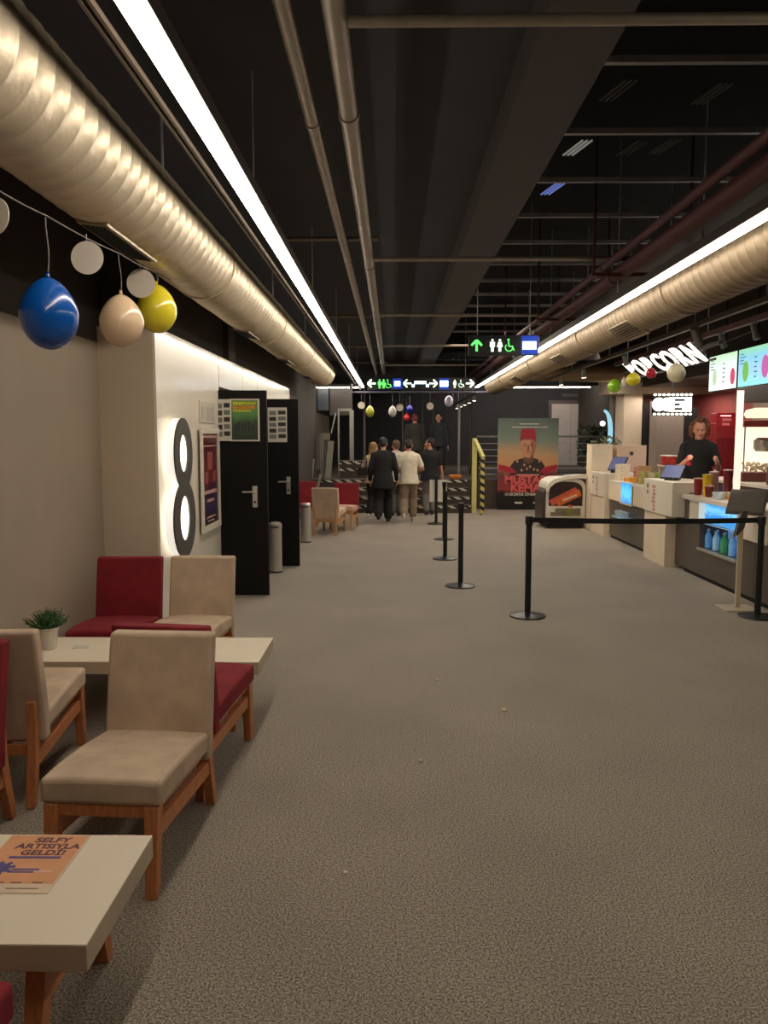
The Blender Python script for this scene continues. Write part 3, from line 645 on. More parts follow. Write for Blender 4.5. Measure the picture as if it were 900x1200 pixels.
# ================================================================== LOUNGE FURNITURE
def lounge_chair(label, loc, rz, cloth, wood, grp=None, seatm=None):
    t = thing('lounge_chair', label, 'chair', loc, rz, grp)
    # local -Y is the front
    def seat():
        b = B(); n = 10
        prof = [(-.335, .335, .428), (-.20, .330, .432), (0, .322, .420), (.235, .305, .392)]
        v = []
        for y, zb, zt in prof:
            for i in range(n+1):
                x = -.225+.45*i/n; cr = .006*math.cos((x/.225)*PI/2)
                v.append((x, y, zt+cr))
            for i in range(n+1): v.append((-.225+.45*i/n, y, zb))
        N = 2*(n+1); fs = []
        for k in range(len(prof)-1):
            for i in range(n): 
                fs.append((k*N+i, k*N+i+1, (k+1)*N+i+1, (k+1)*N+i)); fs.append((k*N+n+1+i, (k+1)*N+n+1+i, (k+1)*N+n+2+i, k*N+n+2+i))
            fs.append((k*N, (k+1)*N, (k+1)*N+n+1, k*N+n+1)); fs.append((k*N+n, k*N+2*n+1, (k+1)*N+2*n+1, (k+1)*N+n))
        for k in (0, len(prof)-1):
            for i in range(n): fs.append((k*N+i, k*N+n+1+i, k*N+n+2+i, k*N+i+1))
        return b.verts(v, fs)
    seat().obj('seat', seatm or cloth, t, bevel=.018, seg=3)
    def back():
        b = B(); n = 8; v = []
        rows = [(.27, .215, .295), (.40, .225, .305), (.55, .252, .330), (.70, .282, .358), (.80, .306, .378)]
        for z, yf, yb in rows:
            for i in range(n+1):
                x = -.228+.456*i/n; v.append((x, yf-.006*math.cos(x/.228*PI/2), z))
            for i in range(n+1): v.append((-.228+.456*i/n, yb, z))
        N = 2*(n+1); fs = []
        for k in range(len(rows)-1):
            for i in range(n):
                fs.append((k*N+i, k*N+i+1, (k+1)*N+i+1, (k+1)*N+i)); fs.append((k*N+n+1+i, (k+1)*N+n+1+i, (k+1)*N+n+2+i, k*N+n+2+i))
            fs.append((k*N, (k+1)*N, (k+1)*N+n+1, k*N+n+1)); fs.append((k*N+n, k*N+2*n+1, (k+1)*N+2*n+1, (k+1)*N+n))
        for k in (0, len(rows)-1):
            for i in range(n): fs.append((k*N+i, k*N+n+1+i, k*N+n+2+i, k*N+i+1))
        return b.verts(v, fs)
    back().obj('backrest', cloth, t, bevel=.014, seg=3)
    for s in (-1, 1):
        B().verts([(s*.165, -.36, 0), (s*.205, -.36, 0), (s*.205, -.315, 0), (s*.165, -.315, 0), (s*.16, -.335, .335), (s*.212, -.335, .335), (s*.212, -.28, .335), (s*.16, -.28, .335)],
                  [(0, 3, 2, 1), (4, 5, 6, 7), (0, 1, 5, 4), (1, 2, 6, 5), (2, 3, 7, 6), (3, 0, 4, 7)]).obj('front_leg', wood, t, bevel=.003)
        x0, x1 = (s*.165, s*.205)
        B().verts([(x0, .36, 0), (x1, .36, 0), (x1, .40, 0), (x0, .40, 0), (x0, .297, .27), (x1, .297, .27), (x1, .352, .27), (x0, .352, .27), (x0, .318, .47), (x1, .318, .47), (x1, .346, .47), (x0, .346, .47)],
                  [(0, 3, 2, 1), (8, 9, 10, 11), (0, 1, 5, 4), (1, 2, 6, 5), (2, 3, 7, 6), (3, 0, 4, 7), (4, 5, 9, 8), (5, 6, 10, 9), (6, 7, 11, 10), (7, 4, 8, 11)]).obj('rear_leg', wood, t, bevel=.003)
        B().bar((s*.185, -.30, .232), (s*.185, .335, .196), .028, .062).obj('side_rail', wood, t, bevel=.002)
        B().bar((s*.185, -.3, .318), (s*.185, .27, .292), .026, .03).obj('seat_rail', wood, t, bevel=.002)
    bx(-.165, .165, -.325, -.295, .29, .335).obj('front_rail', wood, t, bevel=.002)
    bx(-.165, .165, .308, .328, .22, .27).obj('back_rail', wood, t, bevel=.002)
    return t
lounge_chair('beige suede lounge chair in front, facing the brochure table', (-1.025, 2.975, 0), math.radians(-3.5), M_beige, M_wood)
lounge_chair('red lounge chair back to back with the front beige chair, facing the plant table', (-1.01, 3.775, 0), PI+math.radians(-7), M_red, M_wood)
lounge_chair('beige lounge chair seen from behind, next to the small plant', (-1.83, 3.66, 0), PI+math.radians(5), M_beige, M_wood)
lounge_chair('red lounge chair cut by the left edge of the photo', (-1.86, 2.83, 0), math.radians(-2), M_red, M_wood)
lounge_chair('red lounge chair in the corner by the beige wall, facing the camera', (-1.855, 5.10, 0), math.radians(2), M_red, M_wood)
lounge_chair('beige lounge chair beside the corner red one, below the big 8', (-1.36, 5.13, 0), math.radians(-1), M_beige, M_wood)
lounge_chair('red lounge chair at the bottom left corner, mostly out of the photo', (-1.08, 1.30, 0), PI, M_red, M_wood)
# far lounge chairs
lounge_chair('beige chair with pale wood legs seen from behind beyond the doors', (-1.08, 13.25, 0), PI+math.radians(-9), M_beige, M_woodpale)
lounge_chair('red backed chair with a pale seat, right of the pale wood chair', (-.88, 14.0, 0), math.radians(-6), M_red, M_woodpale, seatm=mat('pale_pink_suede', (206, 164, 146), .9, var=.08))
lounge_chair('red chair beyond the doors, half hidden by the second steel bin', (-1.64, 14.5, 0), math.radians(10), M_red, M_woodpale)
def side_table(label, x0, x1, y0, y1, zt=.40):
    t = thing('coffee_table', label, 'table', ((x0+x1)/2, (y0+y1)/2, 0)); w = (x1-x0)/2; d = (y1-y0)/2
    bx(-w, w, -d, d, zt-.072, zt-.002).obj('tabletop', M_edge, t, bevel=.002)
    bx(-w+.001, w-.001, -d+.001, d-.001, zt-.002, zt).obj('top_surface', M_top, t)
    for s in (-1, 1):
        xx = s*(w-.16)
        for q in (-1, 1):
            B().verts([(xx-.022, q*(d+.0)-.0-q*.045, 0), (xx+.022, q*d-q*.045, 0), (xx+.022, q*d, 0), (xx-.022, q*d, 0), (xx-.026, q*(d-.13), zt-.072), (xx+.026, q*(d-.13), zt-.072), (xx+.026, q*(d-.07), zt-.072), (xx-.026, q*(d-.07), zt-.072)],
                      [(0, 3, 2, 1), (4, 5, 6, 7), (0, 1, 5, 4), (1, 2, 6, 5), (2, 3, 7, 6), (3, 0, 4, 7)]).obj('leg', M_wood, t, bevel=.002)
        B().bar((xx, -d+.06, .2), (xx, d-.06, .2), .026, .05).obj('side_rail', M_wood, t)
    return t
side_table('pale laminate table in the foreground with the orange leaflet', -2.12, -.755, 1.79, 2.32)
side_table('long pale laminate table carrying the small potted plant', -2.16, -.745, 4.20, 4.73)
# leaflet on the front table
br = thing('leaflet', 'orange leaflet with purple lettering lying on the front table', 'leaflet', (-1.072, 2.158, .401), math.radians(0))
W = .24; H = .30
mo = mat('orange_paper', (222, 160, 116), .6, var=.08, scale=8); mp_ = mat('leaflet_purple', (98, 60, 74), .6, var=.05); mb = mat('leaflet_violet', (92, 84, 140), .6, var=.15, scale=60); mc = mat('leaflet_cream', (224, 200, 170), .6, var=.05)
bx(-W/2-.006, W/2+.006, -H/2-.006, H/2+.006, 0, .0012).obj('paper', mc, br)
bx(-W/2, W/2, -H/2+.04, H/2, .0013, .0016).obj('orange_print', mo, br)
for k, (s, sz, y) in enumerate((('SELFY', .034, .122), ('ARTISIYLA', .034, .086), ('GELDİ!', .034, .050))): text(s, sz*1.12, .0003, mp_, 'lettering', br, (.02, y, .0019), (0, 0, 0), sx=1.12, bold=.03)
bx(-.07, .085, .018, .03, .0017, .0021).obj('printed_strip', mb, br)
b = B(); b.ell((-.065, -.035, .0022), (.026, .026, .0006), 12, 4)
for a in range(8): b.bar((-.065, -.035, .0022), (-.065+.04*math.cos(a*PI/4+.3), -.035+.036*math.sin(a*PI/4+.3), .0022), .012, .0008)
b.obj('violet_drawing', mb, br)
b = B().box(-.077, -.073, -.083, -.055, .0017, .0021).box(-.06, -.056, -.083, -.055, .0017, .0021); b.obj('drawing_legs', mp_, br)
b = B().box(-.03, .05, -.045, -.036, .0017, .0021).box(-.03, .04, -.057, -.05, .0017, .0021); b.obj('printed_strip', mb, br)
text('KAMERALI', .012, .0003, mat('leaflet_white', (228, 220, 216), .6, var=.02), 'lettering', br, (.065, -.05, .0019), (0, 0, 0))
b = B()
for x in (-.1, -.05, .0, .06): b.box(x, x+.03, -.108, -.104, .0017, .0021)
b.box(-.11, -.02, -.136, -.133, .0017, .0021).box(.0, .09, -.136, -.133, .0017, .0021); b.obj('small_print', mp_, br)
# potted plant
pt = thing('potted_plant', 'small green plant in a white pot on the long table', 'plant', (-2.035, 4.46, .40))
B().lathe([(.038, 0), (.044, .01), (.055, .115), (.060, .118), (.060, .132), (.052, .132), (.05, .11)], n=28).obj('pot', mat('white_ceramic', (220, 212, 198), .4, var=.02), pt, smooth=True)
B().cyl((0, 0, .1), (0, 0, .115), .05, n=20).obj('soil', mat('dark_soil', (40, 32, 24), .9, var=.3), pt)
b = B()
for i in range(210):
    a = random.random()*2*PI; q = random.random()**.7; L = .07+.06*random.random(); d = Vector((math.cos(a)*q*.8, math.sin(a)*q*.8, 1-.45*q)).normalized()
    p0 = Vector((math.cos(a)*q*.04, math.sin(a)*q*.04, .115)); p1 = p0+d*L; b.cyl(p0, p1, .0014, .0009, n=4, caps=False)
    for k in range(5):
        pp = p0.lerp(p1, .35+.15*k); e = Vector((random.uniform(-1, 1), random.uniform(-1, 1), random.uniform(-.2, 1))).normalized()*.016; s = e.cross(d).normalized()*.0045
        b.verts([pp, pp+e*.5+s, pp+e, pp+e*.5-s], [(0, 1, 2, 3)])
b.obj('foliage', mat('plant_green', (54, 92, 40), .6, var=.3, scale=40), pt)
o = bx(-.045, .045, -.03, .03, 0, .004).obj('card', M_paper, loc=(-1.86, 4.50, .4005), rot=(0, 0, .2)); setp(o, 'small white card lying on the long table by the pot', 'card')
o = bx(-.03, .03, -.05, .05, 0, .008).obj('black_phone', M_plastic, loc=(-1.36, 4.36, .4005), rot=(0, 0, -.3), bevel=.003); setp(o, 'small dark phone lying on the long table behind the beige backrest', 'phone')
# crumbs on carpet
M_pop = mat('popcorn_white', (238, 226, 196), .8, var=.05)
for i, (px, py, lab) in enumerate([(591, 834, 'white popcorn crumb on the carpet, largest and rightmost'), (512, 798, 'small popcorn crumb on the carpet, farthest from the camera'), (493, 893, 'tiny popcorn crumb on the carpet in the middle'), (405, 1024, 'tiny popcorn crumb on the carpet, nearest the camera')]):
    r = ray(px, py); tt = -EYE/r[2]; s = [.014, .011, .009, .007][i]
    o = B().ell((0, 0, s*.8), (s, s*.8, s*.8), 8, 6).ell((s*.7, s*.2, s*.7), s*.6, 8, 6).ell((-s*.5, s*.5, s*.9), s*.6, 8, 6).obj('popcorn_crumb', M_pop, loc=(r[0]*tt, r[1]*tt, 0), smooth=True); setp(o, lab, 'crumb')
# ------------------------------------------------------------------ steel bins
def bin_(label, loc):
    t = thing('steel_bin', label, 'bin', loc)
    B().lathe([(.078, 0), (.082, .0), (.082, .02)], n=28).obj('base_ring', M_plastic, t, smooth=True)
    B().lathe([(.08, .02), (.08, .545)], n=28).obj('bin_body', M_steel, t, smooth=True)
    B().lathe([(.083, .545), (.083, .575), (.079, .60), (.05, .618), (.02, .622)], n=28).obj('lid', M_steel, t, smooth=True)
    bx(-.05, .05, -.0835, -.07, .556, .572).obj('flap_slot', M_matte, t)
    return t
bin_('steel bin between the two open black doors', (-1.43, 9.35, 0)); bin_('steel bin beyond the farther black door', (-1.36, 12.05, 0))
# ------------------------------------------------------------------ queue posts
def post(label, loc):
    t = thing('queue_post', label, 'barrier post', loc)
    B().lathe([(.165, 0), (.168, .006), (.163, .014), (.10, .026), (.045, .034), (.03, .04)], n=36).obj('base', M_plastic, t, smooth=True)
    B().lathe([(.028, .03), (.028, .86)], n=20).obj('pole', M_matte, t, smooth=True)
    B().lathe([(.036, .855), (.037, .86), (.037, .92), (.033, .93), (.012, .932)], n=20).obj('belt_head', M_plastic, t, smooth=True)
    return t
post('queue post holding the left end of the black belt', (1.25, 7.04, 0))
post('queue post holding the right end of the belt near the tablet stand', (3.36, 7.03, 0))
post('free queue post left of the belt, nearest of the middle row', (.755, 8.47, 0))
post('second free queue post of the middle row, counted from the camera', (.715, 10.4, 0))
post('third free queue post of the middle row, counted from the camera', (.835, 12.42, 0))
post('farthest queue post with the white notice board', (.83, 14.64, 0))
bt = B()
N = 12
for i in range(N):
    u0 = i/N; u1 = (i+1)/N; z = lambda q: .895-.012*4*q*(1-q)
    bt.bar((1.285+2.04*u0, 7.04, z(u0)), (1.285+2.04*u1, 7.035, z(u1)), .003, .048)
o = bt.obj('queue_belt', M_matte); setp(o, 'black queue belt stretched between the two nearest posts', 'belt')
o = bx(-.165, .165, .031, .037, .42, .84).obj('notice_board', M_paper, loc=(.87, 14.64, 0)); setp(o, 'white notice board behind the farthest queue post', 'sign')
# ================================================================== STAIRS AND PLATFORM
st = thing('staircase', 'brown steps with striped tape edges leading up to platform', 'stairs', (.0, 16.75, 0)); st['kind'] = 'structure'
for k in range(4):
    b = bx(-1.65, 1.72, .3*k, .3*k+.3 if k < 3 else .9+.0, 0, .17*(k+1)) if k < 3 else bx(-1.65, 1.72, .9, .95, 0, .68)
    b.obj('step', M_step, st)
    bx(-1.63, 1.70, .3*k-.004, .3*k, .17*(k+1)-.065, .17*(k+1)-.008).obj('edge_tape', M_haz, st)
struct('platform', bx(-2.2, 6.4, 17.7, BACK, 0, .68), M_step)
o = bx(-1.25, -.55, 18.2, 18.7, .681, 1.09).obj('raised_step_block', M_step); setp(o, 'brown raised block with two striped tapes at left of platform', 'block')
bx(.0, .7, -.004, 0, .33, .40).box(.0, .66, -.004, 0, .17, .235).obj('edge_tape', M_haz, o, loc=(-1.25, 18.2, .681)); 
# side board of stairs + yellow posts
nw = thing('stair_handrail', 'pale yellow handrail post with striped foot at right of steps', 'handrail', (1.78, 16.75, 0))
B().bar((0, .1, 0), (0, .1, 1.62), .10, .06, up=(0, 1, 0)).obj('yellow_post', M_yellowp, nw)
B().bar((.0, .12, 1.60), (.14, -.35, 1.22), .07, .06).obj('sloping_rail', M_yellowp, nw)
B().bar((.13, -.32, 0), (.13, -.32, 1.24), .08, .05, up=(0, 1, 0)).obj('striped_post', M_hazy, nw)
pr = thing('platform_railing', 'dark platform railing with thin horizontal cables behind the fez poster', 'railing', (1.95, 17.75, .68))
b = B()
for x in (0, 1.5, 3.0, 4.4): b.box(x-.02, x+.02, -.02, .02, 0, .98)
b.obj('railing_post', M_matte, pr)
B().box(-.02, 4.42, -.025, .025, .96, 1.0).obj('top_rail', mat('grey_rail', (120, 116, 110), .4, .5, var=.05), pr)
b = B()
for k in range(6): b.cyl((0, 0, .12+.14*k), (4.4, 0, .12+.14*k), .005, n=6)
b.obj('cable', M_slat, pr)
# thin steel posts at the far end
for i, (px, y0, y1, r, col) in enumerate([(427, 462, 538, .03, (120, 118, 112)), (472, 455, 520, .025, (92, 90, 86)), (495, 455, 520, .02, (84, 82, 80)), (508, 455, 500, .02, (90, 88, 84)), (538, 478, 542, .035, (190, 186, 176)), (551, 480, 545, .04, (92, 80, 66))]):
    p = atY(px, 500, 20.5); o = B().cyl((0, 0, .681), (0, 0, 3.5 if i < 4 else 2.5), r, n=12).obj('steel_post', mat('post_%d' % i, col, .5, .2, var=.1), loc=(p.x, p.y, 0)); setp(o, ['grey upright post behind the olive balloon', 'thin upright post behind the white disc right of the grey balloon', 'thin upright post left of the man in dark jacket', 'thin upright post behind the head of the man in dark jacket', 'bright white upright post left of the yellow handrail', 'dull brown upright post just left of yellow handrail'][i], 'post')
# elevator
el = thing('elevator', 'brushed steel elevator doors in far dark wall', 'elevator', (6.15, BACK, .68))
bx(-.78, .78, -.06, -.0, 0, 2.22).obj('door_frame', mat('lift_frame', (92, 84, 78), .4, .7, var=.05), el)
for s in (0, 1): bx(-.66+.665*s, -.005+.665*s, -.075, -.061, 0, 2.1).obj('door_panel', mat('lift_steel_glow', (180, 168, 158), .5, .3, emit=.03, var=.1, scale=3), el)  # door steel glows faintly so the panels look lit
bx(-.3, .3, -.02, 0, 2.35, 2.45).obj('indicator', mat('lift_indicator', (70, 64, 60), .5, var=.1), el)
o = bx(-.9, .9, -.05, 0, 0, .06).obj('dim_wall_lamp', mat('dim_lamp', (120, 110, 105), .5, emit=.1, var=0), loc=(5.4, BACK, 3.5)); setp(o, 'dim horizontal bar above the elevator', 'lamp')
# clutter at the left of the platform
def leaning(label, px, py0, py1, w, Y, col, lean=.1, pxt=None, grp=None, zbase=None, depth=.04):
    a = atY(px, py1, Y); c = atY(pxt if pxt else px, py0, Y+lean)
    if zbase is not None: a.z = zbase
    m = mat('board_%d_%d_%d' % col, col, .6, var=.12, scale=6)
    o = B().bar((0, 0, 0), c-a, w, depth, up=(0, 1, 0)).obj('leaning_board', m, loc=a, bevel=.003); setp(o, label, 'board'); return o
leaning('tall pale grey board leaning beyond the doors, widest', 384, 517, 562, .14, 17.9, (120, 116, 100), .3, 388, zbase=.685)
leaning('narrow grey board leaning left of the widest board', 378, 509, 560, .10, 18.0, (104, 98, 88), .3, 376.5, zbase=.685)
leaning('short grey board leaning nearest the dark wall', 364, 538, 562, .10, 17.9, (130, 124, 112), .2, 366, zbase=.685)
leaning('thin board slanting across the others', 369, 556, 580, .06, 16.3, (116, 102, 84), .3, 376, zbase=.34)
leaning('thin slanted pole above the leaning boards', 388, 484, 508, .03, 18.6, (110, 112, 110), .2, 393.5, zbase=None, depth=.03)
C.objects[-1] if False else None
o = B().box(-.34, .0, 0, .05, 2.28-.681-.0+.0, 2.28-.62).box(-.05, .05, 0, .05, 0, 1.62).box(-.34, -.30, 0, .05, 0, 1.62).obj('metal_frame', mat('frame_grey', (134, 132, 124), .6, var=.05), loc=(-1.0, 19.0, .681)); setp(o, 'grey upright metal frame standing behind the raised block', 'frame')
o = B().box(-.1, .12, 0, .12, 0, .16).obj('control_box', mat('box_grey', (128, 120, 104), .6, var=.2, scale=30), loc=(-1.62, 18.5, 1.58)); setp(o, 'small grey box on top of the leaning boards', 'box')
B().box(-.01, .03, .02, .05, -.9, 0).obj('stand_leg', mat('box_leg', (90, 86, 78), .6, var=.1), o)
o = bx(-1.85, -1.58, 19.2, 19.55, 2.3, 2.95).obj('air_unit', mat('blue_grey_unit', (74, 80, 86), .6, var=.06)); setp(o, 'blue grey air unit under the far left ceiling', 'air unit')
o = bx(-1.55, -1.0, 19.25, 19.58, 2.18, 2.95).obj('air_unit', mat('brown_grey_unit', (70, 63, 58), .6, var=.06)); setp(o, 'brown grey box unit right of the blue grey air unit', 'air unit')
o = bx(-.14, .14, -.1, .1, 0, .1).obj('orange_bag', mat('orange_cloth', (190, 110, 40), .8, var=.2, scale=30), loc=(1.45, 17.9, .681), bevel=.03); setp(o, 'small orange bag lying on the platform edge', 'bag')
# ================================================================== FEZ POSTER STANDEE
fz = thing('film_standee', 'large film poster stand of a man in red fez', 'poster stand', (3.06, 17.55, 0))
w2 = .68; hh = 2.07
sky = gradient_mat('fez_poster_print', [(0, (20, 18, 18)), (.17, (26, 22, 22)), (.22, (150, 56, 48)), (.38, (120, 60, 62)), (.5, (200, 146, 96)), (.62, (190, 150, 110)), (.75, (122, 134, 116)), (1, (84, 96, 88))], 0, hh, warp=.18)
bx(-w2, w2, 0, .03, 0, hh).obj('board', sky, fz)
B().bar((-.4, .03, 1.5), (-.4, .6, 0), .03, .03).bar((.4, .03, 1.5), (.4, .6, 0), .03, .03).obj('rear_strut', M_matte, fz)
def flat(poly, m, name, d=.004, par=None, off=0):
    B().prism(poly, lambda a, c: Vector((a, -d-off-.002, c)), lambda a, c: Vector((a, -off-.001, c))).obj(name, m, par or fz)
mfz = mat('fez_red', (160, 30, 44), .6, var=.1, scale=10); mfc = mat('printed_face', (196, 138, 104), .6, var=.1, scale=12); mfd = mat('printed_shadow', (112, 70, 52), .6, var=.1); muni = mat('printed_uniform', (48, 34, 34), .6, var=.25, scale=20)
mgold = mat('printed_gold', (186, 140, 96), .6, var=.2, scale=40); mrt = mat('printed_title', (226, 96, 96), .6, var=.1, scale=30)
flat([(-.40, .74), (-.40, .98), (-.30, 1.12), (-.12, 1.17), (.14, 1.17), (.30, 1.12), (.38, 1.0), (.38, .74)], muni, 'printed_uniform')
flat([(-.10, 1.10), (-.08, 1.28), (.12, 1.28), (.13, 1.10), (.02, 1.04)], mfd, 'printed_neck', off=.003)
fc = [(-.168, 1.58), (-.172, 1.45), (-.150, 1.32), (-.10, 1.225), (-.03, 1.18), (.05, 1.18), (.11, 1.225), (.155, 1.32), (.178, 1.45), (.178, 1.58)]
flat(fc, mfc, 'printed_face', off=.006)
flat([(.06, 1.58), (.178, 1.58), (.178, 1.45), (.155, 1.32), (.11, 1.225), (.05, 1.18), (.08, 1.35)], mat('printed_face_shade', (158, 100, 74), .6, var=.08), 'printed_cheek', off=.009)
for s in (-1, 1):
    flat([(s*.03, 1.475), (s*.12, 1.49), (s*.125, 1.505), (s*.03, 1.495)], mfd, 'printed_brow', off=.012)
    flat([(s*.04, 1.44), (s*.08, 1.455), (s*.115, 1.44), (s*.08, 1.43)], M_iris, 'printed_eye', off=.012)
flat([(-.012, 1.46), (.012, 1.46), (.028, 1.36), (-.022, 1.36)], mfd, 'printed_nose', off=.012)
flat([(-.06, 1.325), (0, 1.338), (.065, 1.325), (.05, 1.312), (-.045, 1.312)], mfd, 'printed_moustache', off=.012)
flat([(-.04, 1.283), (.045, 1.283), (.02, 1.272), (-.015, 1.272)], mat('printed_lip', (150, 80, 66), .6, var=.05), 'printed_lips', off=.012)
flat([(-.185, 1.55), (-.165, 1.80), (-.10, 1.835), (.10, 1.835), (.155, 1.80), (.178, 1.55), (.08, 1.60), (-.09, 1.60)], mfz, 'printed_fez', off=.012)
for x, z in ((-.24, 1.10), (.26, 1.10), (-.08, 1.02), (.05, .98), (-.02, .93), (.14, .92), (-.14, .9), (.22, .9)): flat([(x-.03, z), (x, z+.04), (x+.035, z), (x, z-.035)], mgold, 'printed_medal', off=.006)
for s in (-1, 1): flat([(s*.66, 1.03), (s*.5, 1.0), (s*.34, .95), (s*.25, .84), (s*.4, .83), (s*.66, .92)], mat('printed_red_cloth', (170, 30, 54), .6, var=.15, scale=10), 'printed_red_drape', off=.006)
text('MUSTAFA', .25, .001, mrt, 'title_lettering', fz, (.02, -.012, .68), (PI/2, 0, 0), sx=1.0, bold=.035)
text('KEMAL', .25, .001, mrt, 'title_lettering', fz, (.02, -.012, .49), (PI/2, 0, 0), sx=1.05, bold=.035)
text("10 EKİM'DE SİNEMALARDA", .085, .001, M_paper, 'date_lettering', fz, (.0, -.010, .35), (PI/2, 0, 0), bold=.02)
b = B()
for k in range(9): b.box(-.2+k*.05, -.16+k*.05, -.008, -.004, 1.93, 1.95)
for k in range(16): b.box(-.36+k*.05, -.32+k*.05, -.008, -.004, 1.86, 1.88)
for x in (-.28, .14): b.box(x, x+.17, -.008, -.004, .14, .18)
b.obj('small_lettering', M_paper, fz)
bx(-.26, .26, -.008, -.003, .775, .81).obj('printed_strip', mat('printed_pink', (196, 140, 120), .6, var=.1), fz)
# ================================================================== ICE CREAM CHEST FREEZER
fr = thing('ice_cream_freezer', 'white chest freezer with curved lid and red ice cream picture', 'freezer', (3.12, 13.95, 0))
def arch(w, z0, zs, zt, n=14):
    p = [(-w, z0), (w, z0), (w, zs)]
    for i in range(1, n): 
        a = PI*i/n; p.append((w*math.cos(a)**1 if False else w*math.copysign(abs(math.cos(a))**.7, math.cos(a)), zs+(zt-zs)*math.sin(a)**.6))
    p.append((-w, zs)); return p
Mfw = mat('freezer_white', (222, 214, 200), .35, var=.03)
B().prism(arch(.36, .1, .68, .92), lambda a, c: Vector((a, -.02, c)), lambda a, c: Vector((a, .70, c))).obj('freezer_body', Mfw, fr, bevel=.01)
B().prism([(-.36, .66), (-.34, .80), (-.24, .90), (0, .965), (.25, .985), (.37, .97), (.37, .90), (.2, .91), (0, .885), (-.2, .82), (-.29, .74), (-.31, .66)], lambda a, c: Vector((a, -.06, c)), lambda a, c: Vector((a, .05, c))).obj('curved_lid_edge', Mfw, fr, bevel=.008)
B().prism(arch(.30, .40, .64, .85), lambda a, c: Vector((a, -.035, c)), lambda a, c: Vector((a, -.021, c))).obj('picture_panel', mat('dark_picture', (44, 28, 24), .4, var=.3, scale=8), fr)
mr_ = mat('ice_cream_red', (196, 84, 66), .4, var=.25, scale=14); 
B().bar((-.27, -.042, .46), (.20, -.042, .70), .01, .12, up=(-.4, 0, .9)).obj('ice_cream_bar', mr_, fr)
B().bar((-.16, -.046, .46), (.26, -.046, .66), .01, .13, up=(-.4, 0, .9)).obj('ice_cream_bar', mat('ice_cream_orange', (210, 104, 46), .4, var=.25, scale=16), fr)
B().bar((-.05, -.052, .515), (.19, -.052, .61), .004, .035, up=(-.4, 0, .9)).obj('wrapper_stripe', mc, fr)
B().bar((.05, -.046, .42), (.12, -.046, .40), .006, .04).obj('wrapper_stripe', mr_, fr)
bx(-.31, .31, -.04, -.022, .20, .41).obj('lower_frame', Mfw, fr, bevel=.005)
bx(-.27, .27, -.045, -.041, .23, .37).obj('lower_window', mat('lower_window', (120, 114, 94), .3, var=.2, scale=5), fr)
bx(.02, .12, -.048, -.046, .24, .36).obj('green_strip', mat('window_green', (130, 130, 50), .4, var=.1), fr)
bx(-.29, -.19, -.05, -.041, .30, .38).obj('price_sticker', M_paper, fr)
bx(-.34, .34, -.01, .68, .02, .1).obj('plinth', M_matte, fr)
B().bar((-.3, -.04, .13), (.34, -.04, .13), .02, .025).obj('bumper', Mfw, fr)
B().prism([(-.42, .12), (-.36, .12), (-.36, .72), (-.40, .66), (-.43, .5)], lambda a, c: Vector((a, -.03, c)), lambda a, c: Vector((a, .66, c))).obj('side_panel', mat('dark_bronze_side', (66, 54, 48), .4, var=.15), fr)
for s in (-1, 1): B().cyl((s*.28, .05, .028), (s*.28, .09, .028), .028, n=12).obj('castor', M_plastic, fr, smooth=True)
# ================================================================== SNACK COUNTER
CX = 3.58
M_top2 = mat('counter_top_white', (226, 216, 200), .3, var=.03)
def cabinet(label, y0, y1, x0=CX, x1=4.0, z1=.93, body=M_brown, fascia=None, fz0=.62):
    t = thing('counter_cabinet', label, 'cabinet', (x0, y0, 0)); d = y1-y0; w = x1-x0
    bx(.01, w, 0, d, .05, z1-.03 if not fascia else fz0).obj('cabinet_body', body, t)
    bx(.03, w, .01, d-.01, 0, .05).obj('kick_plate', M_matte, t)
    if fascia: bx(-.03, w, 0, d, fz0, z1-.03).obj('fascia', fascia, t, bevel=.003)
    return t
cabinet('far taupe counter cabinet with white upper band', 10.63, 12.75, fascia=M_cream, fz0=.64)
# panel joints
# near cabinet with a display recess y 8.0..8.96
nc = thing('display_cabinet', 'taupe counter cabinet with blue lit bottle display', 'cabinet', (CX, 7.62, 0))
Y0 = 0; Y1 = 9.50-7.62; a0 = 8.02-7.62; a1 = 9.02-7.62
b = bx(.01, .42, Y0, Y1, .05, .36).box(.01, .42, Y0, a0, .36, .90).box(.01, .42, a1, Y1, .36, .90).box(.36, .42, a0, a1, .36, .90)
b.box(.01, .42, Y1, 9.77-7.62, .05, .64)
b.obj('cabinet_body', M_brown, nc)
bx(.03, .40, .01, Y1-.01, 0, .05).obj('kick_plate', M_matte, nc)
bx(.0, .01, a1+.02, a1+.3, .66, .93).obj('white_side_post', M_white, nc)
Mblue = gradient_mat('blue_lit_back', [(0, (60, 80, 110)), (.5, (90, 130, 170)), (1, (70, 150, 215))], 0, .5, emit=.9, warp=.4)
bx(.345, .36, a0, a1, 0, .54).obj('lit_back', Mblue, nc, loc=(0, 0, .36))
bx(.0, .345, a0, a1, .655, .665).obj('shelf', mat('shelf_glass', (150, 190, 215), .1, emit=.15, var=0), nc)
Mscr = gradient_mat('blue_case_picture', [(0, (70, 140, 200)), (.4, (40, 130, 210)), (.7, (120, 196, 236)), (1, (60, 150, 220))], 0, .22, emit=1.0, warp=.9)
bx(-.004, .0, a0, a1-.18, 0, .22).obj('lit_header', Mscr, nc, loc=(0, 0, .68))
bx(-.006, .02, a1-.17, a1, .66, .92).obj('lit_white_panel', mat('cool_white_panel', (196, 214, 226), .4, emit=.5, var=.05), nc)
bx(-.012, .03, a0-.01, a1+.01, .34, .365).obj('metal_sill', M_steel, nc)
bx(-.03, .42, Y0, Y1, .90, .95).obj('counter_top', M_top2, nc, bevel=.004)
bx(-.02, .0, Y0-.0, a0-.03, .62, .90).obj('fascia', M_white, nc)
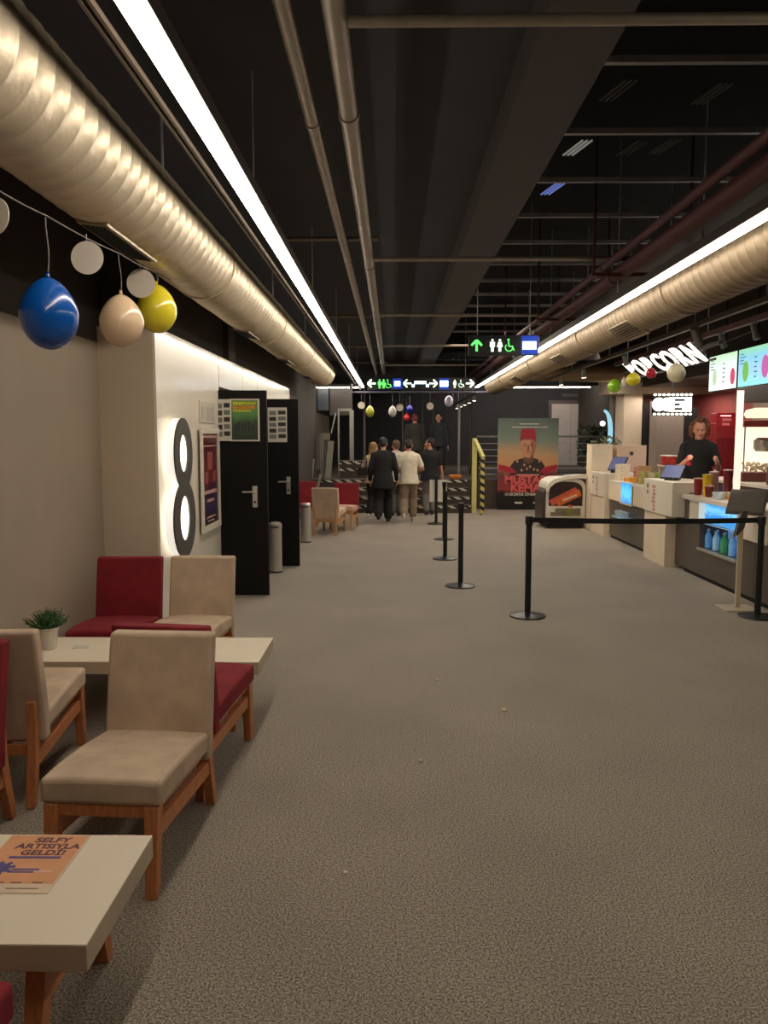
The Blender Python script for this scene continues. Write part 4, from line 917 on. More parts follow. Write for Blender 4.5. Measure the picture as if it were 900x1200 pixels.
o = bx(CX-.03, 4.02, 10.63, 12.75, .902, .95).obj('counter_worktop', M_top2, bevel=.004); setp(o, 'white worktop over the far taupe counter cabinet', 'worktop')
# bottles in display
def bottle(label, loc, col, h=.2, r=.032, grp='bottles in the blue lit display', cap=(220, 220, 230)):
    t = thing('drink_bottle', label, 'bottle', loc, 0, grp)
    B().lathe([(r*.9, 0), (r, .01), (r, h*.62), (r*.45, h*.82), (r*.4, h*.93)], n=16).obj('bottle_body', mat('bottle_%d_%d_%d' % col, col, .15, emit=.15, var=.1), t, smooth=True)
    B().lathe([(r*.46, h*.93), (r*.46, h)], n=12).obj('cap', mat('cap_%d_%d_%d' % cap, cap, .4, var=.02), t, smooth=True)
    return t
BC = [(90, 150, 210), (60, 120, 190), (150, 196, 226), (40, 90, 60), (70, 150, 90), (90, 140, 200), (120, 180, 230), (50, 110, 190), (200, 220, 235)]
for i in range(9):
    nm = ['blue', 'deep blue', 'pale blue', 'dark green', 'bright green', 'blue', 'pale blue', 'deep blue', 'whitish'][i]
    bottle(nm+' bottle in the lit display, %s from its left end' % names[i], (CX+.09+.06*(i % 2), 8.95-i*.105, .367), BC[i], .22, .036)
# kiosks
def kiosk(label, y0, y1, xa, xb, ztop, prot):
    t = thing('till_kiosk', label, 'counter', (xa, y0, 0)); w = xb-xa; d = y1-y0
    bx(0, w, 0, d, 0, .66).obj('kiosk_base', M_cream, t, bevel=.004)
    bx(-.02, w, -prot, d, .66, ztop).obj('kiosk_head', M_white, t, bevel=.006)
    mk_ = mat('faded_red_mark', (198, 146, 130), .6, var=.35, scale=30); mg_ = mat('grey_mark', (140, 136, 126), .6, var=.35, scale=30)
    b = B(); z = ztop-.06; 
    for k in range(7): b.box(-.0225, -.0205, d*.42+.02*(k % 2), d*.42+.14-.015*((k*3) % 4), z-.045, z-.01); z -= .05
    b.obj('vertical_marks', mk_, t)
    b = B(); z = ztop-.12
    for k in range(6): b.box(w*.35+.006*(k % 2), w*.35+.075-.012*((k*2) % 3), -prot-.0025, -prot-.0005, z-.035, z); z -= .045
    b.obj('vertical_marks', mg_, t)
    b = B(); b.cyl((-.0225, d*.8, ztop-.09), (-.0205, d*.8, ztop-.09), .035, n=12).cyl((-.0225, d*.8, ztop-.17), (-.0205, d*.8, ztop-.17), .03, n=12); b.obj('round_stickers', mat('sticker_brown', (120, 96, 76), .6, var=.3, scale=40), t)
    return t
kiosk('white till kiosk at the middle of the counter', 9.78, 10.6, 3.46, 4.0, 1.09, .26)
kiosk('white till kiosk beside the ice cream freezer', 12.78, 13.6, 3.50, 4.05, 1.05, .0)
def till(label, loc, rz, w=.30, h=.22):
    t = thing('till_screen', label, 'screen', loc, rz)
    bx(-.07, .07, -.05, .08, 0, .05).obj('stand_base', M_plastic, t, bevel=.004)
    R = Matrix.Rotation(math.radians(-38), 4, 'X')
    bx(-w/2, w/2, -.012, .012, 0, h).obj('screen_case', M_plastic, t, bevel=.004, loc=(0, -.03, .045), rot=(math.radians(-40), 0, 0))
    bx(-w/2+.012, w/2-.012, -.0145, -.0125, .012, h-.012).obj('display', mat('violet_display', (92, 98, 140), .3, emit=.3, var=.08, scale=3), t, loc=(0, -.03, .045), rot=(math.radians(-40), 0, 0))
    return t
till('tilted violet till screen on the middle kiosk', (3.60, 10.02, 1.07), math.radians(-50), .29, .22)
till('tilted violet till screen on the kiosk by the freezer', (3.74, 13.0, 1.05), math.radians(-48), .28, .28)
# blue lit mini display on the far cabinet
md = thing('counter_display', 'small blue lit counter display of glass bowls', 'display case', (CX-.04, 11.45, .42))
bx(0, .05, 0, .62, .2, .55).obj('case_body', M_white, md, bevel=.004)
bx(-.005, .0, .02, .52, 0, .3).obj('lit_picture', gradient_mat('blue_case_picture_small', [(0, (60, 130, 200)), (.5, (90, 190, 235)), (1, (50, 140, 215))], 0, .3, emit=1.1, warp=.9), md, loc=(0, 0, .23))
bx(-.12, .05, 0, .6, .0, .012).obj('glass_shelf', mat('shelf_glass', (150, 190, 215), .1, emit=.15, var=0), md)
for k in range(3): B().lathe([(.03, .012), (.06, .05), (.065, .10), (.06, .10), (.05, .05)], c=(-.05, .12+.17*k, 0), n=16).obj('glass_bowl', mat('bowl_glass', (190, 204, 214), .1, var=.1, coat=.5), md, smooth=True)
bx(-.001, .04, -.03, -.01, .2, .5).obj('green_card', mat('green_card', (110, 130, 50), .6, var=.2), md)
# tall cream units behind the kiosk by the freezer
o = thing('display_box', 'tall cream display box behind the freezer kiosk', 'box', (3.50, 13.65, 0)); bx(0, .36, 0, .35, 0, 1.52).obj('box_body', M_cream, o, bevel=.006)
bx(.05, .28, -.004, 0, 1.36, 1.4).obj('edge_strip', M_white, o)
o = thing('display_box', 'pinkish box with a dark slot beside the tall cream box', 'box', (3.95, 13.7, 0)); bx(0, .52, 0, .4, 0, 1.50).obj('box_body', mat('pinkish_card', (206, 178, 156), .6, var=.05), o, bevel=.004); B().cyl((.26, -.003, 1.36), (.26, 0, 1.36), .035, n=14).obj('dark_slot', M_ink, o)
# goods on the counter
M_card = mat('cardboard', (184, 140, 100), .8, var=.1)
def packs(kind, label, cat, p, dims, col, n, grp, stack=True, ang=0):
    for i in range(n):
        o = bx(-dims[0]/2, dims[0]/2, -dims[1]/2, dims[1]/2, 0, dims[2]).obj(kind, mat('pack_%d_%d_%d' % col, col, .5, var=.3, scale=30), loc=(p[0], p[1], p[2]+i*(dims[2]+.001)), bevel=min(dims)*.3, rot=(0, 0, ang+.06*(i % 3-1)))
        setp(o, (['bottom', 'second', 'third', 'top', 'fifth'][i] if n > 1 else 'single')+' '+label, cat, grp)
packs('snack_pack', 'red snack pack of the stack beyond the small blue display', 'snack', (3.88, 12.2, .952), (.13, .2, .058), (186, 66, 70), 4, 'red snack packs')
o = thing('cardboard_tray', 'open brown cardboard tray beside the red snack packs', 'tray', (3.86, 11.9, .952)); bx(-.1, .1, -.02, 0, 0, .26).box(-.1, -.09, 0, .1, 0, .24).box(.09, .1, 0, .1, 0, .24).box(-.1, .1, 0, .1, 0, .01).obj('tray_body', M_card, o)
for i, (x, y, c, lab) in enumerate([(3.74, 11.55, (176, 166, 96), 'olive chip bag, farthest of the row on the worktop'), (3.78, 11.38, (150, 140, 96), 'khaki chip bag, second of the row on the worktop'), (3.76, 11.2, (186, 176, 130), 'pale chip bag, third of the row on the worktop'), (3.80, 11.02, (128, 146, 70), 'green chip bag, nearest of the row on the worktop'), (3.9, 10.85, (190, 196, 70), 'lime chip bag beside the middle kiosk')]):
    o = B().prism([(-.07, 0), (.07, 0), (.078, .01), (.066, .10), (.078, .19), (-.078, .19), (-.066, .10), (-.078, .01)], lambda a, c_: Vector((a, -.025*math.sin(min(1, c_/.19)*PI)-.004, c_)), lambda a, c_: Vector((a, .025*math.sin(min(1, c_/.19)*PI)+.004, c_))).obj('chip_bag', mat('bag_%d' % i, c, .35, var=.45, scale=35), loc=(x, y, .951), rot=(-.08, 0, -.5), bevel=.006)
    setp(o, lab, 'snack', 'chip bags on the far worktop')
for i, (x, y, w_, h_, c, a_, lab) in enumerate([(3.72, 12.55, .2, .26, (226, 212, 186), .5, 'cream leaflet stand at the far end of the far worktop'), (3.9, 11.62, .2, .05, (232, 222, 204), .2, 'flat white carton lying behind the chip bags'), (3.88, 10.74, .16, .12, (40, 36, 34), -.2, 'small black box beside the middle kiosk'), (3.66, 11.9, .14, .08, (214, 150, 60), .3, 'orange snack box in front of the cardboard tray'), (3.68, 12.1, .12, .07, (196, 60, 60), -.3, 'small red snack box near the cardboard tray')]):
    o = bx(-w_/2, w_/2, -w_/3, w_/3, 0, h_).obj('counter_box', mat('counter_box_%d' % i, c, .5, var=.2, scale=30), loc=(x, y, .952), rot=(0, 0, a_), bevel=.004); setp(o, lab, 'box')
# popcorn tubs on a small shelf
sh = thing('tub_shelf', 'pale shelf riser carrying the red popcorn tubs', 'shelf', (3.98, 11.1, .952)); bx(-.08, .12, -.35, .35, .27, .29).obj('shelf_board', M_cream, sh); bx(-.06, .1, -.33, -.31, 0, .27).box(-.06, .1, .31, .33, 0, .27).obj('shelf_side', M_cream, sh)
def tub(label, loc, col, r=.06, h=.13, grp=None, lidc=(226, 214, 200)):
    t = thing('popcorn_tub', label, 'tub', loc, 0, grp)
    B().lathe([(r*.74, 0), (r, h)], n=24).obj('tub_wall', mat('tub_%d_%d_%d' % col, col, .45, var=.4, scale=22), t, smooth=True)
    B().lathe([(r*1.05, h), (r*1.07, h+.006), (r*1.05, h+.014), (r*.5, h+.018)], n=24).obj('rim', mat('tub_rim_%d' % lidc[0], lidc, .5, var=.04), t, smooth=True)
    return t
tub('left red and white popcorn tub on the pale shelf', (3.97, 11.27, 1.243), (186, 60, 48), .085, .13); tub('right red and white popcorn tub on the pale shelf', (3.98, 11.08, 1.243), (176, 50, 44), .085, .13)
for i, (x, y, c, r, h, lab) in enumerate([(3.70, 9.38, (132, 30, 36), .055, .19, 'dark red tub left in the cluster before the staff member'), (3.74, 9.22, (228, 190, 40), .055, .24, 'bright yellow tub in the cluster before the staff member'), (3.86, 9.32, (150, 110, 104), .055, .27, 'mottled brown tub in the cluster before the staff member'),
        (3.95, 9.14, (112, 30, 38), .055, .30, 'tall dark maroon tub at the right of the cluster'), (3.70, 9.06, (110, 26, 34), .05, .12, 'short maroon tub at the front of the cluster')]): tub(lab, (x, y, .951), c, r, h, None, (200, 170, 60) if i == 1 else (190, 150, 140))
for i, (x, y, c) in enumerate([(3.94, 8.95, (190, 60, 60)), (3.82, 8.85, (206, 196, 170)), (3.93, 8.72, (170, 180, 80)), (3.78, 8.62, (214, 130, 60)), (3.9, 8.5, (196, 150, 130)), (3.76, 8.38, (230, 216, 190)), (3.9, 8.28, (160, 40, 44)), (3.8, 8.16, (200, 190, 110))]):
    o = bx(-.045, .045, -.06, .06, 0, .05+.02*(i % 3)).obj('candy_box', mat('candy_%d' % i, c, .5, var=.35, scale=40), loc=(x, y, .951), rot=(0, 0, .2*(i % 3-1)), bevel=.004); setp(o, ['red', 'cream', 'lime', 'orange', 'pinkish', 'ivory', 'dark red', 'pale yellow'][i]+' candy box on the counter over the blue display', 'candy box', 'candy boxes over the blue display')
bottle('white topped blue bottle standing before the staff member', (3.92, 9.44, .951), (40, 70, 180), .30, .034, None, (235, 235, 240))
bottle('pale blue bottle standing before the staff member', (3.99, 9.28, .951), (120, 150, 210), .27, .034, None, (235, 235, 240))
o = B().lathe([(.05, 0), (.075, .05), (.08, .08), (.074, .08), (.06, .04)], n=24).obj('glass_bowl', mat('bowl_glass', (190, 204, 214), .1, var=.1, coat=.5), loc=(3.68, 8.72, .951), smooth=True); setp(o, 'glass bowl near the front edge of the counter top', 'bowl')
# tablet stand in front
ts = thing('tablet_stand', 'tablet on a thin cream pole standing before the counter', 'tablet stand', (3.33, 7.38, 0))
bx(-.16, .16, -.14, .14, 0, .012).obj('base_plate', mat('cream_metal', (206, 192, 166), .4, .2, var=.04), ts, bevel=.003)
bx(-.022, .022, -.015, .015, .012, .92).obj('pole', mat('cream_metal', (206, 192, 166), .4, .2, var=.04), ts, bevel=.003)
R = (math.radians(-48), 0, math.radians(-35))
bx(-.17, .17, -.012, .012, -.02, .30).obj('tablet_case', mat('dark_grey_metal', (84, 78, 70), .4, .3, var=.06), ts, loc=(.03, -.0, .93), rot=R, bevel=.004)
bx(-.15, .15, -.0145, -.0125, 0, .28).obj('tablet_glass', mat('grey_glass', (104, 98, 88), .15, var=.05), ts, loc=(.03, -.0, .93), rot=R)
B().prism([(-.06, .70), (.02, .78), (.06, .95), (0, .95)], lambda a, c: Vector((a, -.03, c)), lambda a, c: Vector((a, .03, c))).obj('tilt_arm', mat('dark_grey_metal', (84, 78, 70), .4, .3, var=.06), ts)
# near end unit
ne = thing('end_cabinet', 'beige end cabinet of the counter at the right edge', 'cabinet', (3.66, 6.2, 0))
bx(.0, .45, 0, 1.1, 0, .98).obj('cabinet_body', M_wallend, ne, bevel=.004); bx(-.02, .45, -.02, 1.12, .98, 1.01).obj('counter_top', M_top2, ne)
tr = cabinet('short taupe cabinet between display cabinet and end cabinet', 7.31, 7.61, fascia=M_white, fz0=.62, z1=.98)
# ================================================================== BEHIND THE COUNTER
struct('platform_service', bx(4.04, 6.4, 6, 13.6, 0, .1), M_step)
struct('wall_service_red', bx(6.30, 6.4, 13.7, 16.4, 0, 2.75), M_pink_paint)
struct('wall_service_beige', bx(6.30, 6.4, 6, 13.7, .1, 2.5), M_wall)
struct('wall_service_end', bx(4.6, 6.4, 16.4, 16.6, 0, 3.1), M_wall)
struct('pillar_right', bx(4.62, 4.98, 15.6, 16.2, 0, 2.5), M_wallend)
struct('trim_7', bx(4.3, 6.3, 15.5, 16.39, 2.5, 3.0), M_wall)
struct('trim_8', bx(4.9, 6.3, 8.0, 15.4, 2.62, 3.9).box(4.95, 6.3, 8.0, 11.3, 2.14, 2.62), M_dark)
o = bx(0, .45, 0, .35, 0, 2.3).obj('dark_cabinet', M_matte, loc=(5.0, 15.62, 0), bevel=.005); setp(o, 'tall dark cabinet right of the beige pillar', 'cabinet')
bx(.1, .35, -.006, 0, .9, 2.1).obj('cabinet_door', mat('dark_glass', (46, 44, 42), .2, var=.1), o)
o = bx(0, .52, 0, .4, 0, 2.35).obj('grey_column', mat('grey_column', (140, 128, 116), .7, var=.08), loc=(5.07, 15.0, 0)); setp(o, 'grey column below the bulb sign', 'column')
o = bx(0, .26, 0, .3, 0, 2.2).obj('narrow_dark_cabinet', M_matte, loc=(5.61, 15.05, 0), bevel=.004); setp(o, 'narrow dark cabinet between grey column and red wall', 'cabinet')
# bulb framed light box
lb = thing('bulb_sign', 'white light box sign with two discs and bulb border', 'sign', atY(788, 474, 13.2)); 
bx(-.33, .33, 0, .06, -.185, .185).obj('sign_case', M_matte, lb, bevel=.006)
Ml = mat('lit_white_face', (255, 250, 244), .5, emit=1.25, var=0)
bx(-.06, .32, -.006, 0, -.12, .12).obj('lit_panel', Ml, lb)
for x in (-.23, -.09): B().cyl((x, 0, 0), (x, -.014, 0), .115, n=32).obj('lit_disc', Ml, lb)
text('I', .11, .001, M_ink, 'mark', lb, (-.235, -.0165, 0), (PI/2, 0, 0)); text('C', .09, .001, M_ink, 'mark', lb, (-.10, -.0165, 0), (PI/2, 0, 0))
for z, w_ in ((.075, .17), (.0, .09), (-.075, .13)): bx(.03, .03+w_, -.016, -.0145, z-.018, z+.018).obj('black_strip', M_matte, lb)
for k in range(9):
    for z in (-.162, .162): B().ell((-.30+k*.075, -.012, z), (.03, .016, .02), 10, 6).obj('bulb', mat('bulb_glow', (255, 244, 224), .4, emit=2.2, var=0), lb, smooth=True)
B().cyl((0, .03, .185), (0, .03, 2.2), .01, n=6).obj('drop_rod', M_matte, lb)
# oval light blue sign + wall poster beyond pillar
ov = thing('oval_sign', 'pale blue lit curved sign left of the beige pillar', 'sign', (4.54, 16.4, 1.65))
def arcp(r0, r1): 
    a = [(-.02+.11*math.sin(t)*1., t*.0+.42*math.cos(t)) for t in [PI*i/20 for i in range(21)]]
    return a
B().prism([(.10*math.sin(PI*i/20)-.10, .42*math.cos(PI*i/20)) for i in range(21)]+[(.19*math.sin(PI*i/20)-.10, .47*math.cos(PI*i/20)) for i in range(20, -1, -1)], lambda a, c: Vector((a, -.02, c+.1)), lambda a, c: Vector((a, .03, c+.1))).obj('lit_rim', mat('pale_blue_glow', (140, 190, 210), .4, emit=1.0, var=.1), ov)
B().cyl((-.13, -.03, .28), (-.13, .0, .28), .055, n=20).obj('lit_dot', Ml, ov)
B().box(.1, .3, 0, .02, -.35, .52).obj('edge_board', M_wallend, ov)
b = B()
for k in range(7): b.box(.12, .17, -.006, -.001, -.3+.11*k, -.24+.11*k)
b.obj('board_marks', M_pinkp, ov)
# drinks fridge on the red wall
fg = thing('drinks_fridge', 'tall red drinks fridge behind the staff member', 'fridge', (6.05, 14.15, 0), 0)
fg.scale = (.62, .62, 1.02)
bx(-.32, .3, 0, .55, .1, 1.86).obj('fridge_body', mat('fridge_red', (140, 26, 34), .4, var=.08), fg, bevel=.01)
bx(-.31, .29, -.02, .4, 1.78, 2.04).obj('fridge_header', mat('fridge_header_red', (150, 24, 34), .35, emit=.12, var=.05), fg, bevel=.01)
bx(-.28, -.02, -.012, 0, .3, 1.6).obj('fridge_door', mat('fridge_door_red', (112, 18, 28), .25, var=.1), fg); bx(.0, .27, -.012, 0, .3, 1.6).obj('fridge_door', mat('fridge_door_red', (112, 18, 28), .25, var=.1), fg)
b = B()
for z, k in ((1.90, 5), (1.82, 4)):
    for i in range(k): b.box(-.14+i*.055, -.10+i*.055, -.026, -.021, z, z+.045)
b.obj('header_marks', mat('header_pink', (210, 120, 120), .5, emit=.3, var=0), fg)
B().bar((-.2, -.03, 1.99), (.1, -.03, 1.99), .01, .02).obj('header_lamp', mat('pink_glow', (255, 180, 180), .5, emit=2, var=0), fg)
# bright column & popcorn machine & back counter
bc = thing('back_counter', 'dark back counter behind the service area', 'counter', (5.12, 9.0, .1)); bx(0, .9, 0, 4.2, 0, .84).obj('cabinet_body', mat('dark_brown_unit', (70, 54, 46), .5, var=.1), bc); bx(-.02, .92, -.02, 4.2, .84, .88).obj('counter_top', M_top2, bc)
wc = thing('lit_column', 'bright white lit column right of the staff member', 'column', (4.90, 11.05, .1)); bx(-.045, .045, -.012, .012, 0, 2.2).obj('column_shaft', mat('lit_column', (255, 236, 218), .5, emit=.85, var=0), wc); bx(-.1, .1, -.09, .09, .7, .76).obj('column_foot', M_white, wc)
pm = thing('popcorn_machine', 'glowing popcorn machine with a rounded cream header', 'popcorn machine', (5.62, 11.85, .98))
bx(-.3, .3, -.28, .28, 0, .14).obj('machine_base', mat('machine_brown', (96, 48, 40), .4, var=.15), pm, bevel=.01)
b = B()
for x in (-.29, .27):
    for y in (-.27, .25): b.box(x, x+.02, y, y+.02, .14, .82)
b.obj('corner_post', M_steel, pm)
bx(-.27, .27, .2, .24, .14, .82).obj('lit_back', mat('popcorn_glow', (255, 236, 206), .5, emit=1.2, var=.1, scale=10), pm)
bx(-.3, .3, -.28, .28, .82, .92).obj('machine_top', mat('machine_red', (120, 40, 36), .4, var=.1), pm, bevel=.01)
B().prism([(-.27, 0), (.27, 0), (.3, .05), (.27, .12), (.15, .15), (-.15, .15), (-.27, .12), (-.3, .05)], lambda a, c: Vector((a, -.26, .95+c)), lambda a, c: Vector((a, -.2, .95+c))).obj('lit_header', mat('cream_glow', (255, 226, 186), .5, emit=1.1, var=0), pm)
pm.rotation_euler.z = math.radians(-18)
B().lathe([(.10, .45), (.13, .50), (.13, .62), (.08, .66)], n=20).obj('kettle', M_steel, pm, smooth=True)
b = B(); random.seed(3)
for k in range(140): b.ell((random.uniform(-.25, .25), random.uniform(-.24, .18), .16+random.random()*.12), random.uniform(.014, .024), 6, 4)
o = b.obj('popcorn_heap', M_pop, pm, smooth=True); o['kind'] = 'stuff'
for i, (y, c) in enumerate([(10.9, (120, 60, 50)), (10.7, (150, 80, 60)), (10.5, (90, 50, 44)), (10.2, (40, 34, 32)), (9.9, (160, 120, 90))]):
    o = B().lathe([(.05, 0), (.055, .2), (.03, .26), (.03, .3)], n=16).obj('syrup_jar', mat('jar_%d' % i, c, .3, var=.2), loc=(5.3, y, .981), smooth=True); setp(o, ['reddish', 'light brown', 'dark brown', 'black', 'tan'][i]+' jar on the back counter', 'jar', 'jars on the back counter')
o = bx(0, .5, 0, .7, 0, .5).obj('oven', mat('oven_dark', (52, 42, 36), .4, .3, var=.1), loc=(5.4, 9.1, .981), bevel=.01); setp(o, 'dark oven on back counter at the right edge', 'oven')
bx(-.006, 0, .1, .6, .1, .4).obj('oven_window', M_ink, o)
# plants behind the tall boxes
def bush(label, loc, h, w, n, cols=(60, 78, 38)):
    t = thing('leafy_plant', label, 'plant', loc); B().lathe([(.12, 0), (.16, .3), (.14, .3)], n=20).obj('pot', M_matte, t, smooth=True); b = B()
    for i in range(n):
        a = random.random()*2*PI; q = random.random(); z = .3+h*random.random(); p = Vector((w*q*math.cos(a), w*.6*q*math.sin(a), z)); d = Vector((random.uniform(-1, 1), random.uniform(-1, 1), random.uniform(-.5, 1))).normalized(); s = d.orthogonal().normalized()*.03
        b.verts([p, p+d*.06+s, p+d*.14, p+d*.06-s], [(0, 1, 2, 3)])
    for i in range(7): a = i*.9; b.cyl((0, 0, .25), (w*.5*math.cos(a), w*.4*math.sin(a), .3+h*.7), .006, n=5)
    b.obj('foliage', mat('leaf_%d' % cols[1], cols, .5, var=.4, scale=12), t); return t
bush('leafy plant on the platform between fez poster and tall boxes', (4.75, 18.3, .68), .9, .42, 420)
bush('green plant showing over the tall cream box', (4.0, 14.5, 0), 1.3, .35, 420, (96, 104, 62))
# ================================================================== PEOPLE
def ik(a, c, l1, l2, pole):
    a = Vector(a); c = Vector(c); d = c-a; L = min(d.length, (l1+l2)*.999); dn = d.normalized()
    x = (l1*l1-l2*l2+L*L)/(2*L); h = math.sqrt(max(0, l1*l1-x*x)); p = Vector(pole); p = (p-dn*p.dot(dn)).normalized()
    return a+dn*x+p*h, a+dn*L
def remesh(bm_obj, name, m, parent, voxel, smooth=3, factor=.5):
    me = bm_obj.mesh('tmp'); o = bpy.data.objects.new('tmp', me); C.objects.link(o)
    r = o.modifiers.new('r', 'REMESH'); r.mode = 'VOXEL'; r.voxel_size = voxel
    s = o.modifiers.new('s', 'SMOOTH'); s.iterations = smooth; s.factor = factor
    dg = bpy.context.evaluated_depsgraph_get(); ev = bpy.data.meshes.new_from_object(o.evaluated_get(dg)); bpy.data.objects.remove(o)
    ev.polygons.foreach_set('use_smooth', [True]*len(ev.polygons)); ev.materials.clear(); ev.materials.append(m); ev.name = name
    q = bpy.data.objects.new(name, ev); C.objects.link(q); q.parent = parent; return q
def person(label, loc, rz, h=1.72, lean=.04, feet=((-.1, 0, 0), (.1, 0, 0)), hands=((-.27, .05, .8), (.27, .05, .8)), headyaw=0, headpitch=0, top=(30, 30, 30), bottom=(40, 40, 44), hair=(34, 26, 22), shoe=(30, 30, 30), sole=(210, 205, 196),
           sleeve='short', hairstyle='short', skin=None, voxel=.012, shirt_len=.0, bulk=1., elbow=(0, -1, -.2), curl=.7, glasses=False, fem=False, shorts=False, legw=1.):
    """faces local +Y; feet = ankle ground positions; hands = wrist targets (metres for a 1.72 m figure)"""
    t = thing('person', label, 'person', loc, rz); k = h/1.72; t.scale = (k, k, k)
    sk = skin or M_skin; V = Vector
    hip = V((0, 0, .90)); up = V((0, math.sin(lean), math.cos(lean))); fw = V((0, math.cos(lean), -math.sin(lean))); X = V((1, 0, 0))
    def sp(z, y=0, x=0): return hip+up*z+fw*y+X*x
    sw = (.148 if fem else .168)*bulk
    torso = [(-.06, .145, .10), (.02, .158, .108), (.14, .135 if fem else .142, .096), (.27, .148, .106), (.38, .162, .110), (.46, .158, .095), (.53, .09, .07), (.56, .058, .058)]
    neck0 = sp(.54, .0); headc = sp(.68, .03); 
    body = B(); body.loft([(sp(z), rx*bulk**.5, ry*bulk**.5, X, fw) for z, rx, ry in torso])
    body.cap(sp(.5, -.005), sp(.62, .012), .052, .05)
    # head
    HR = Matrix.Rotation(headyaw, 4, 'Z') @ Matrix.Rotation(headpitch, 4, 'X')
    def hp(x, y, z): return headc+(HR @ V((x, y, z)))
    body.ell(hp(0, -.012, .025), (.077, .094, .098), 24, 16, HR); body.ell(hp(0, .028, -.045), (.057, .062, .075), 20, 14, HR)
    body.ell(hp(0, .075, -.095), (.026, .022, .02), 12, 8, HR)                                     # chin
    body.cap(hp(0, .090, .012), hp(0, .110, -.025), .011, .016, 10); body.ell(hp(0, .088, .036), (.05, .012, .012), 12, 8, HR)   # nose, brow
    for s in (-1, 1):
        body.ell(hp(s*.079, -.005, -.012), (.012, .022, .032), 12, 10, HR); body.ell(hp(s*.045, .068, -.02), (.02, .018, .022), 12, 8, HR)
    # arms and hands
    sh_l = []; 
    for i, s in enumerate((-1, 1)):
        S = sp(.455, .0, s*sw); W = V(hands[i]); E, W = ik(S, W, .285, .25, V(elbow)+V((s*.3, 0, 0)))
        sh_l.append((S, E, W)); body.cap(sp(.53, 0, s*.035), S+V((0, 0, .01)), .036, .042, 10); body.ell(S, (.052, .054, .054), 14, 10); body.cap(S, E, .050, .040); body.cap(E, W, .040, .027)
        d = (W-E).normalized(); pn = V((-s, 0, 0)); pn = (pn-d*pn.dot(d)); pn = pn.normalized() if pn.length > .1 else V((0, -1, 0)); side = d.cross(pn).normalized()
        if side.y < 0: side = -side                          # thumb side looks forward
        P = W+d*.045
        for q in range(3): body.cap(W+d*.01+side*(q-1)*.014, W+d*.085+side*(q-1)*.026, .016, .0135, 8)
        Ls = (.068, .078, .073, .058)
        for f in range(4):
            base = W+d*.088+side*(.030-.020*f); d1 = d; pr = base
            for j in range(3):
                a = curl*(.25+.55*j); dd = (d*math.cos(a)+pn*math.sin(a)).normalized(); nx = pr+dd*Ls[f]*(.45, .33, .24)[j]; body.cap(pr, nx, .0092-.0008*j, .0085-.0008*j, 8); pr = nx
        tb = W+d*.03+side*.026; t1 = tb+(d*.6+side*.75+pn*.35).normalized()*.036; t2 = t1+(d*.85+side*.2+pn*.5*curl).normalized()*.03; body.cap(tb, t1, .0125, .0105, 8); body.cap(t1, t2, .0105, .0085, 8)
    # legs
    legs = []
    for i, s in enumerate((-1, 1)):
        Hj = hip+X*s*.085-up*.03; A = V(feet[i][:3])+V((0, 0, .085)); Kn, A = ik(Hj, A, .42, .42, (0, 1, .05)); legs.append((Hj, Kn, A))
        body.cap(Hj, Kn, .078, .054); body.cap(Kn, Kn.lerp(A, .35), .052, .054); body.cap(Kn.lerp(A, .3), A, .054, .036)
        body.cap(A, A+V((0, .12, -.045)), .036, .026)
    bo = remesh(body, 'body', sk, t, voxel*.78, 3)
    # shirt
    sm_ = mat('cloth_%d_%d_%d' % top, top, .85, var=.12, scale=9, bump=.3, bscale=40)
    e = 1.13*bulk**.3; bt_ = -.12-shirt_len; s_ = B()
    s_.loft([(sp(bt_), .192*e, .138*e, X, fw), (sp(-.05), .186*e, .134*e, X, fw), (sp(.1), (.142 if fem else .155)*e, .112*e, X, fw)]+[(sp(z), (rx+.006)*e, (ry+.004)*e, X, fw) for z, rx, ry in torso[3:6]]+[(sp(.525), .10*e, .075*e, X, fw), (sp(.555), .068, .068, X, fw)])
    for i, (S, E, W) in enumerate(sh_l):
        s_.cap(sp(.53, 0, (-1, 1)[i]*.045), S+V((0, 0, .008)), .045, .052, 10); s_.ell(S, .060*bulk**.5, 14, 10)
        if sleeve == 'long': s_.cap(S, E, .062*bulk, .053*bulk); s_.cap(E, E.lerp(W, .93), .052*bulk, .042*bulk)
        else: s_.cap(S, S.lerp(E, .72), .059*bulk, .060*bulk)
    remesh(s_, 'shirt' if sleeve == 'short' else 'jacket', sm_, t, voxel*1.15, 4)
    # trousers
    tm = mat('cloth_%d_%d_%d' % bottom, bottom, .85, var=.12, scale=9, bump=.3, bscale=40); s_ = B()
    s_.loft([(sp(-.13), .150, .115, X, fw), (sp(-.02), .168, .122, X, fw), (sp(.07), .150, .110, X, fw)])
    for Hj, Kn, A in legs:
        s_.cap(Hj, Kn, .090*legw, .082*legw); s_.cap(Kn, Kn.lerp(A, .86), .082*legw, .070*legw)
    remesh(s_, 'trousers' if not shorts else 'shorts', tm, t, voxel*1.15, 4)
    # shoes
    for i, (Hj, Kn, A) in enumerate(legs):
        pit = feet[i][3] if len(feet[i]) > 3 else 0
        RX = Matrix.Rotation(-pit, 4, 'X'); s_ = B()
        def fp_(x, y, z): return A+(RX @ V((x, y, z-.085)))
        s_.ell(fp_(0, -.01, .055), (.043, .06, .05), 14, 10, RX); s_.ell(fp_(0, .10, .038), (.046, .095, .036), 16, 10, RX); s_.cap(fp_(0, 0, .06), fp_(0, .0, .10), .045, .042)
        so = remesh(s_, 'shoe', mat('shoe_%d_%d_%d' % shoe, shoe, .5, var=.08), t, .012, 3)
        z_ = B(); pts = [(math.cos(a)*(.045 if math.sin(a) > 0 else .04), (.065+math.sin(a)*(.135 if True else .1))-.0) for a in [2*PI*j/20 for j in range(20)]]
